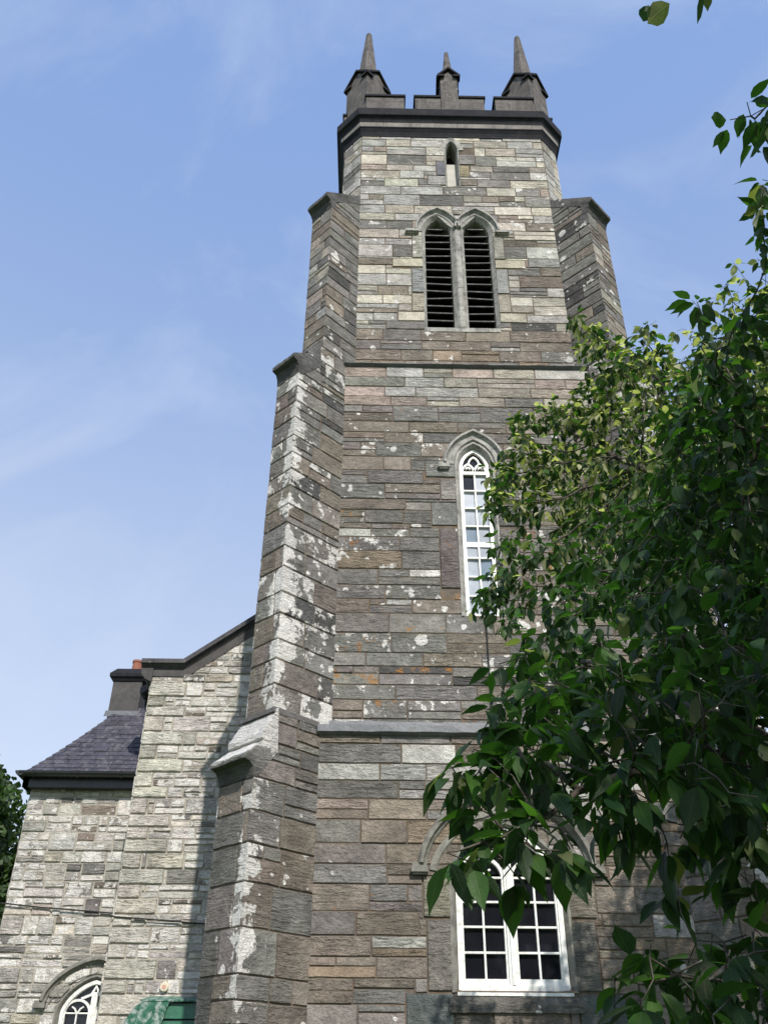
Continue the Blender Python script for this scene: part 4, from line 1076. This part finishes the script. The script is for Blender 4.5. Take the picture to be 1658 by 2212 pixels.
def grow(seed_lines, att, step, kill, iters=220, init=None):
    """space colonisation: returns node positions and parents"""
    pos, par = ([], []) if init is None else ([np.array(p) for p in init[0]], list(init[1]))
    for line, start in seed_lines:
        prev = start
        for a, b in zip(line, line[1:]):
            a, b = np.array(a, float), np.array(b, float); n = max(1, int(np.linalg.norm(b-a)/step))
            for k in range(n+1):
                p = a+(b-a)*k/n
                if pos and k == 0 and prev is not None: continue
                w = rng.normal(0, .012, 3) if k not in (0, n) else 0
                pos.append(p+w); par.append(-1 if prev is None else prev); prev = len(pos)-1
    pos = [np.array(p) for p in pos]; att = np.array(att); alive = np.ones(len(att), bool)
    Pn = np.array(pos); near = np.zeros(len(att), int); dist = np.full(len(att), 1e9)
    for i in range(0, len(Pn), 200):
        d = np.linalg.norm(att[:, None]-Pn[None, i:i+200], axis=2); j = d.argmin(1); dm = d[np.arange(len(att)), j]
        u = dm < dist; dist[u] = dm[u]; near[u] = i+j[u]
    alive &= dist > kill
    for it in range(iters):
        if not alive.any(): break
        ids = np.where(alive)[0]; nn = near[ids]; v = att[ids]-np.array([pos[i] for i in nn]); v /= np.linalg.norm(v, axis=1)[:, None]+1e-9
        un, inv = np.unique(nn, return_inverse=True); s = np.zeros((len(un), 3)); np.add.at(s, inv, v)
        new = []
        for i, dvec in zip(un, s):
            l = np.linalg.norm(dvec)
            if l < 1e-6: dvec = rng.normal(0, 1, 3); l = np.linalg.norm(dvec)
            dvec = dvec/l+rng.normal(0, .16, 3); dvec /= np.linalg.norm(dvec)
            new.append(pos[i]+dvec*step); par.append(int(i))
        b0 = len(pos); pos += new; Nw = np.array(new)
        d = np.linalg.norm(att[ids][:, None]-Nw[None], axis=2); j = d.argmin(1); dm = d[np.arange(len(ids)), j]
        u = dm < dist[ids]; dist[ids[u]] = dm[u]; near[ids[u]] = b0+j[u]
        alive &= dist > kill
    return np.array(pos), np.array(par)

def branch_mesh(pos, par, rad, name, mat, parent, sides=5):
    n = len(pos); kids = [[] for _ in range(n)]
    for i, p in enumerate(par):
        if p >= 0: kids[p].append(i)
    mb = MB()
    stack = [(i, -1) for i in range(n) if par[i] < 0]
    while stack:
        s, frm = stack.pop(); chain = [frm] if frm >= 0 else []
        cur = s
        while True:
            chain.append(cur)
            if not kids[cur]: break
            ks = sorted(kids[cur], key=lambda k: -rad[k])
            for k in ks[1:]: stack.append((k, cur))
            cur = ks[0]
        if len(chain) < 2: continue
        r = [float(min(rad[c], rad[s]*1.05)) for c in chain]
        mb.tube([pos[c] for c in chain], r, 8 if r[0] > .03 else (5 if r[0] > .006 else 4))
    return mb.build(name, mat, parent, smooth=True)

BLOBS = [(1.8, -6.18, 7.66, 0.097), (2.0, -6.06, 7.49, 0.198), (2.21, -6.11, 7.16, 0.267), (2.38, -6.35, 7.05, 0.189), (2.35, -6.42, 7.28, 0.106), (2.05, -5.83, 7.08, 0.262), (1.68, -5.73, 6.94, 0.194), (1.32, -5.69, 6.83, 0.17), (1.8, -5.78, 6.63, 0.294), (2.09, -6.1, 6.58, 0.287), (2.29, -6.52, 6.34, 0.273), (1.26, -5.74, 6.42, 0.226), (1.1, -5.75, 6.14, 0.2), (1.54, -5.88, 6.19, 0.24), (1.3, -5.94, 5.82, 0.212), (1.61, -6.01, 5.64, 0.228), (0.99, -5.95, 5.74, 0.133), (1.96, -6.16, 6.04, 0.273), (2.16, -6.53, 5.76, 0.295), (2.09, -7.51, 5.81, 0.133), (0.89, -6.52, 4.79, 0.131), (0.78, -6.5, 4.58, 0.129), (1.05, -6.49, 4.68, 0.181), (1.24, -6.48, 5.0, 0.203), (0.9, -6.74, 4.34, 0.092), (1.41, -6.83, 4.71, 0.238), (1.72, -6.87, 5.02, 0.263), (1.66, -8.4, 4.65, 0.231), (1.67, -8.88, 4.53, 0.189), (1.66, -9.12, 4.48, 0.135), (1.57, -8.98, 4.55, 0.092), (1.58, -8.55, 4.2, 0.259), (1.62, -8.9, 4.1, 0.198), (1.42, -8.33, 3.97, 0.236), (1.14, -8.31, 3.7, 0.203), (1.52, -8.71, 3.73, 0.237), (1.56, -8.96, 3.68, 0.185), (0.98, -8.04, 3.72, 0.165), (0.81, -8.1, 3.48, 0.135), (0.86, -8.64, 3.16, 0.175), (1.05, -8.96, 3.21, 0.185), (1.18, -9.2, 3.12, 0.192), (1.27, -9.33, 3.05, 0.152), (0.46, -9.37, 2.73, 0.104), (0.37, -9.5, 2.55, 0.083), (0.55, -9.46, 2.63, 0.115), (0.71, -9.51, 2.67, 0.144), (0.83, -9.66, 2.65, 0.138), (0.97, -9.7, 2.63, 0.138), (1.04, -9.7, 2.56, 0.125), (0.26, -9.74, 2.36, 0.068), (0.24, -9.72, 2.3, 0.049), (0.33, -9.73, 2.32, 0.086), (0.48, -9.68, 2.4, 0.103), (0.63, -9.62, 2.45, 0.12), (0.77, -9.66, 2.45, 0.12), (0.9, -9.71, 2.43, 0.133), (0.99, -9.73, 2.4, 0.107), (0.28, -9.79, 2.18, 0.071), (0.17, -9.86, 2.1, 0.045), (0.22, -9.87, 2.1, 0.051), (0.33, -9.89, 2.11, 0.062), (0.41, -9.82, 2.2, 0.083), (0.55, -9.76, 2.27, 0.098), (0.67, -9.8, 2.29, 0.086), (0.45, -9.9, 2.09, 0.051), (0.82, -9.75, 2.31, 0.103), (0.92, -9.78, 2.28, 0.103), (0.78, -9.59, 2.17, 0.044), (0.75, -9.56, 2.08, 0.033), (0.93, -9.53, 2.17, 0.046), (0.94, -9.75, 2.13, 0.035), (0.86, -9.63, 2.23, 0.08), (0.61, -9.8, 1.89, 0.071), (0.68, -9.82, 1.88, 0.083), (0.77, -9.85, 1.87, 0.094), (0.84, -9.88, 1.88, 0.071), (0.54, -9.88, 1.81, 0.056), (0.63, -9.9, 1.79, 0.079), (0.72, -9.93, 1.78, 0.09), (0.79, -9.95, 1.78, 0.068), (0.89, -9.7, 1.98, 0.032), (1.14, -10.39, 4.24, 0.085), (1.2, -10.35, 4.19, 0.085), (1.13, -10.33, 4.22, 0.059), (0.81, -10.72, 4.19, 0.043), (0.87, -10.74, 4.18, 0.043), (0.77, -10.73, 4.21, 0.034), (1.56, -9.72, 4.76, 0.054), (1.58, -9.63, 4.68, 0.054), (1.58, -9.53, 4.6, 0.047), (1.62, -9.42, 4.49, 0.054), (1.47, -9.19, 4.65, 0.102), (1.43, -9.17, 4.65, 0.056), (1.62, -9.17, 4.56, 0.068)]
OFF = [(2.3, -4.8, 6.3, 0.42), (2.9, -4.7, 6.4, 0.45), (4.5, -4.8, 7.8, 0.7), (4.6, -4.9, 6.9, 0.6), (3.6, -4.6, 7.4, 0.5), (2.0, -12.9, 5.8, 0.9), (3.0, -12.2, 6.0, 0.9), (2.9, -11.6, 5.0, 0.7), (2.4, -13.6, 4.6, 0.8), (3.4, -12.9, 4.6, 0.8), (1.6, -11.3, 5.4, 0.5), (2.6, -7.5, 5.5, 0.6), (3.2, -7, 6.6, 0.8), (3.7, -8.4, 6.6, 1.0), (3.5, -9.6, 5.4, 0.8), (2.5, -8.9, 4.7, 0.45), (2.3, -9.2, 3.5, 0.45), (1.9, -9.5, 2.7, 0.35), (3.0, -6.1, 7.0, 0.6), (4.4, -7.2, 6.0, 0.9), (4.4, -9.0, 5.4, 0.9), (4.0, -8.0, 4.4, 0.6), (2.75, -5.1, 6.55, 0.42), (3.4, -4.8, 6.8, 0.55), (4.1, -4.9, 6.8, 0.6), (3.2, -4.6, 5.9, 0.5), (4.2, -5.6, 5.6, 0.7), (2.5, -10.5, 5.2, 0.7), (3.3, -10.9, 4.7, 0.6), (2.3, -11.8, 5.0, 0.6), (2.2, -12.4, 4.2, 0.5), (1.45, -8.9, 3.3, 0.28), (1.7, -8.6, 3.6, 0.3), (1.9, -8.2, 4.0, 0.35), (1.3, -9.25, 2.75, 0.22), (1.6, -9.0, 2.7, 0.28), (2.1, -7.6, 4.9, 0.35), (2.3, -7.0, 5.4, 0.35), (2.4, -11.1, 5.3, 0.4)]
cam_p = np.array([0, -12, 1.6])
att = []; sprigs = []
for x, y, z, r in BLOBS:
    c = np.array([x, y, z]); v = c-cam_p; v /= np.linalg.norm(v)
    for _ in range(int(max(8, 900*r*r*(2.3 if r < .15 else 1)+7)) if not (z > 4 and y < -9.1) else 3):
        d = rng.normal(0, 1, 3); d *= r*rng.random()**.4/np.linalg.norm(d)
        (sprigs if (z > 4 and y < -9.1) else att).append(c+d+v*(v@d)*1.0+v*abs(rng.normal(0, .6*r)))
n_vis = len(att)
SHADE = [(1.7,-12.5,5.0,.6),(2.6,-12.0,5.6,.9),(3.2,-11.0,5.6,.9),(2.3,-11.1,5.9,.6),(3.8,-10.0,5.8,.9),(3.0,-9.8,6.0,.7),(2.4,-13.2,5.0,.8),(3.6,-12.6,5.0,.9),(1.7,-13.4,4.9,.7),(4.5,-10.5,3.5,.9),(3.8,-11.5,3.5,.8),(3.2,-12.5,3.0,.8),(4.6,-9.0,3.0,.9),(2.9,-10.6,3.6,.6),(2.2,-11.6,4.4,.6),(3.0,-8.6,6.2,.7),(2.6,-10.4,6.3,.5),(2.4,-9.6,1.9,.5),(2.2,-10.4,2.4,.5)]  # out-of-view crown clumps added to keep sun and sky off the near leaves
for x, y, z, r in SHADE:
    for _ in range(int(430*r*r+10)):
        d = rng.normal(0, 1, 3); d *= r*rng.random()**.4/np.linalg.norm(d); att.append(np.array([x, y, z])+d)
DENSE = [(1.08,-5.71,6.2,.12),(1.02,-5.88,5.79,.114),(.99,-6.19,5.2,.105),(.88,-6.46,4.72,.092),(.82,-6.58,4.47,.08),(1.07,-6.0,5.45,.108),(.86,-9.62,2.2,.1),(.95,-9.6,2.1,.09),(1.0,-9.7,2.0,.1),(.17,-9.86,2.1,.06),(.3,-9.8,2.15,.09),(.45,-9.85,2.15,.1),(.42,-9.75,2.32,.1),(.6,-9.7,2.3,.12),(.9,-9.75,1.88,.12),(1.05,-9.8,1.85,.12),(5.4,-4.6,8.6,.5),(5.6,-4.7,8.0,.5),(5.2,-4.6,9.0,.5),(5.3,-4.6,7.5,.45),(5.7,-4.5,9.3,.5),(5.0,-5.2,7.9,.4),(4.2,-4.3,6.9,.4),(4.4,-4.6,6.9,.5),(4.9,-4.6,7.4,.5),(5.1,-4.7,8.2,.5),(4.3,-4.2,6.4,.4),(3.9,-4.2,6.2,.4),(3.0,-4.3,6.3,.35),(3.5,-4.6,7.2,.4),(2.2,-4.6,6.9,.36),(2.7,-4.6,6.7,.38),(3.2,-4.7,6.8,.42),(3.7,-4.6,6.8,.45),(4.2,-4.7,7.1,.5),(4.5,-4.6,7.7,.5),(4.7,-4.7,8.4,.5),(2.0,-4.9,6.35,.25),(3.4,-4.9,6.2,.4),
         (2.3,-6.6,5.5,.35),(1.9,-7.2,4.9,.32),(2.2,-7.8,4.7,.35),(1.6,-7.9,4.2,.3),(1.9,-8.5,3.9,.3),(1.35,-8.7,3.2,.24),(1.6,-9.0,3.0,.26),(1.15,-9.2,2.75,.2),(1.3,-9.3,2.45,.2),(.85,-9.35,2.65,.14),(.95,-9.4,2.45,.13),(1.1,-9.45,2.55,.15)]
for x, y, z, r in DENSE:
    for _ in range(int(720*r*r+10)):
        d = rng.normal(0, 1, 3); d *= r*rng.random()**.4/np.linalg.norm(d); att.append(np.array([x, y, z])+d)
for x, y, z, r in OFF:
    for _ in range(int(330*r*r+12)):
        d = rng.normal(0, 1, 3); d *= r*rng.random()**.4/np.linalg.norm(d); att.append(np.array([x, y, z])+d)
T0 = (3.75, -8.35, 0)
trunk_line = [T0, (3.70, -8.32, 1.0), (3.62, -8.30, 2.1), (3.58, -8.30, 3.0)]
def L_(*p): return list(p)
top = trunk_line[-1]
# index of the trunk's node nearest a height is found by growing the lines one after the other
step = .062
lines = [(trunk_line, None)]
ntr = sum(max(1, int(np.linalg.norm(np.array(b)-np.array(a))/step)) for a, b in zip(trunk_line, trunk_line[1:]))
tipn = ntr; lown = int(ntr*.72)
for start, ln_ in ((tipn, [top, (3.2, -7.6, 4.3), (2.6, -6.8, 5.3), (2.1, -6.25, 5.95)]),
                   (tipn, [top, (3.1, -8.5, 3.9), (2.3, -8.75, 4.25), (1.8, -8.7, 4.35)]),
                   (tipn, [top, (3.6, -8.3, 4.4), (3.5, -7.6, 5.6), (3.3, -6.4, 6.4), (3.2, -5.3, 6.6)]),
                   (tipn, [top, (3.5, -9.2, 4.0), (3.3, -10.4, 4.7), (2.7, -11.5, 5.0), (2.0, -12.4, 5.2)]),
                   (tipn, [top, (3.7, -8.4, 4.6), (3.8, -8.5, 5.8), (3.7, -8.4, 6.9)]),
                   (lown, [trunk_line[2], (2.8, -8.8, 2.55), (2.0, -9.15, 2.7), (1.35, -9.45, 2.55), (.85, -9.6, 2.42), (.5, -9.72, 2.27), (.27, -9.82, 2.14)]),
                   (int(ntr*.5), [(3.66, -8.31, 1.55), (2.6, -8.9, 1.72), (1.7, -9.45, 1.80), (1.0, -9.78, 1.85), (.66, -9.86, 1.86)])):
    lines.append((ln_, start))
pos, par = grow(lines, att, step, .060)
pos, par = grow([], sprigs, step, .060, init=(pos, par))      # the last thin sprays at the crown's edge
n = len(pos); cnt = np.zeros(n); kids = np.zeros(n, int)
for i in range(n):
    if par[i] >= 0: kids[par[i]] += 1
order = list(range(n))[::-1]; acc = np.where(kids == 0, 1., 0.)
for i in order:                                             # children always follow their parents
    if par[i] >= 0: acc[par[i]] += acc[i]
rad = .0018*np.maximum(acc, 1)**.44
rad[:ntr+1] = np.maximum(rad[:ntr+1], .13); 
cherry = thing('cherry_tree', T0, 'leafy cherry tree with drooping pointed leaves hanging in front of the tower', 'tree')
branch_mesh(pos, par, rad, 'trunk', M['bark'], cherry)
Pl, Al, Nl, ll, wl, tl = [], [], [], [], [], []; vox = {}
for i in range(n):
    if rad[i] > .0075 or par[i] < 0: continue
    kv = tuple(np.floor(pos[i]/.07).astype(int)); vox[kv] = vox.get(kv, 0)+1
    if vox[kv] > 4: continue
    tw = pos[i]-pos[par[i]]; tw /= np.linalg.norm(tw)+1e-9
    dcam = np.linalg.norm(pos[i]-cam_p)
    m_ = rng.choice([1, 2, 3]) if kids[i] else rng.choice([3, 4, 5])
    for _ in range(m_):
        h = rng.normal(0, 1, 3); h[2] *= .4; h /= np.linalg.norm(h)
        a = tw*.45+h*.75+np.array([0, 0, -rng.uniform(.2, 1.2)]); a /= np.linalg.norm(a)
        pl = rng.uniform(.01, .035); l = rng.uniform(.062, .122)*(.78 if rng.random() < .2 else 1)
        nn = np.array([0, 0, 1.])+rng.normal(0, .38, 3)+h*.35
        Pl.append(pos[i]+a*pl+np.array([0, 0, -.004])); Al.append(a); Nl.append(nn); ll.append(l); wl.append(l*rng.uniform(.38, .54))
        q = rng.random(); up_ = min(1, max(0, (pos[i][2]-4.6)/1.6))  # higher leaves more often pale: bleaching plus painted sunlit highlights
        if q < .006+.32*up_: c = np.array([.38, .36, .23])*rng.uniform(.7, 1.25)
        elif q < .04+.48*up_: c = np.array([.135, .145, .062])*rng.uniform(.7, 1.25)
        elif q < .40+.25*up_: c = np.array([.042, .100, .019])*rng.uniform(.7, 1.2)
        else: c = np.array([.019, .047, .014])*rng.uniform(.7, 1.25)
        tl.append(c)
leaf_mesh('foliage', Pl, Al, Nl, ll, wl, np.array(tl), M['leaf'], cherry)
print('cherry nodes', n, 'leaves', len(Pl))

def background_tree(x, y, h, rx, label, seed):
    r_ = np.random.default_rng(seed)
    t = thing('broadleaf_tree', (x, y, 0), label, 'tree')
    mb = MB(); mb.tube([(x, y, 0), (x+.1, y, h*.3), (x-.05, y+.1, h*.55), (x, y, h*.85)], [.3, .22, .14, .04], 8)
    for k in range(9):
        a = k*2.4; z0 = h*(.3+.05*k); mb.tube([(x, y, z0), (x+math.cos(a)*rx*.4, y+math.sin(a)*rx*.4, z0+h*.10), (x+math.cos(a)*rx*.8, y+math.sin(a)*rx*.8, z0+h*.15)], [.10, .06, .02], 5)
    mb.build('trunk', M['bark'], t)
    lob = []
    for k in range(110):
        a = r_.uniform(0, 6.28); zz = r_.uniform(.12, 1.0); rr = rx*math.sqrt(max(.05, 1-((zz-.45)/.58)**2))*r_.uniform(.35, 1.0)
        lob.append((x+math.cos(a)*rr, y+math.sin(a)*rr, h*zz, r_.uniform(.6, 1.1)))
    P, A, Nn, tn = [], [], [], []
    for lx, ly, lz, lr in lob:
        tone = np.array([.030, .055, .016])*r_.uniform(.7, 1.5)
        for _ in range(int(420*lr)):
            d = r_.normal(0, 1, 3); d *= lr*r_.random()**.33/np.linalg.norm(d); P.append((lx+d[0], ly+d[1], lz+d[2]*.8))
            A.append(r_.normal(0, 1, 3)+d*.5/lr+np.array([0, 0, -.5])); Nn.append(r_.normal(0, .6, 3)+d/lr+np.array([0, 0, .8])); tn.append(tone*r_.uniform(.6, 1.5))
    k = len(P); leaf_mesh('foliage', P, A, Nn, r_.uniform(.16, .28, k), r_.uniform(.12, .20, k), np.array(tn), M['leafbg'], t)
background_tree(-12.7, 15.5, 10.4, 3.4, 'dark green broadleaf tree at the far left beyond the side wing', 3)
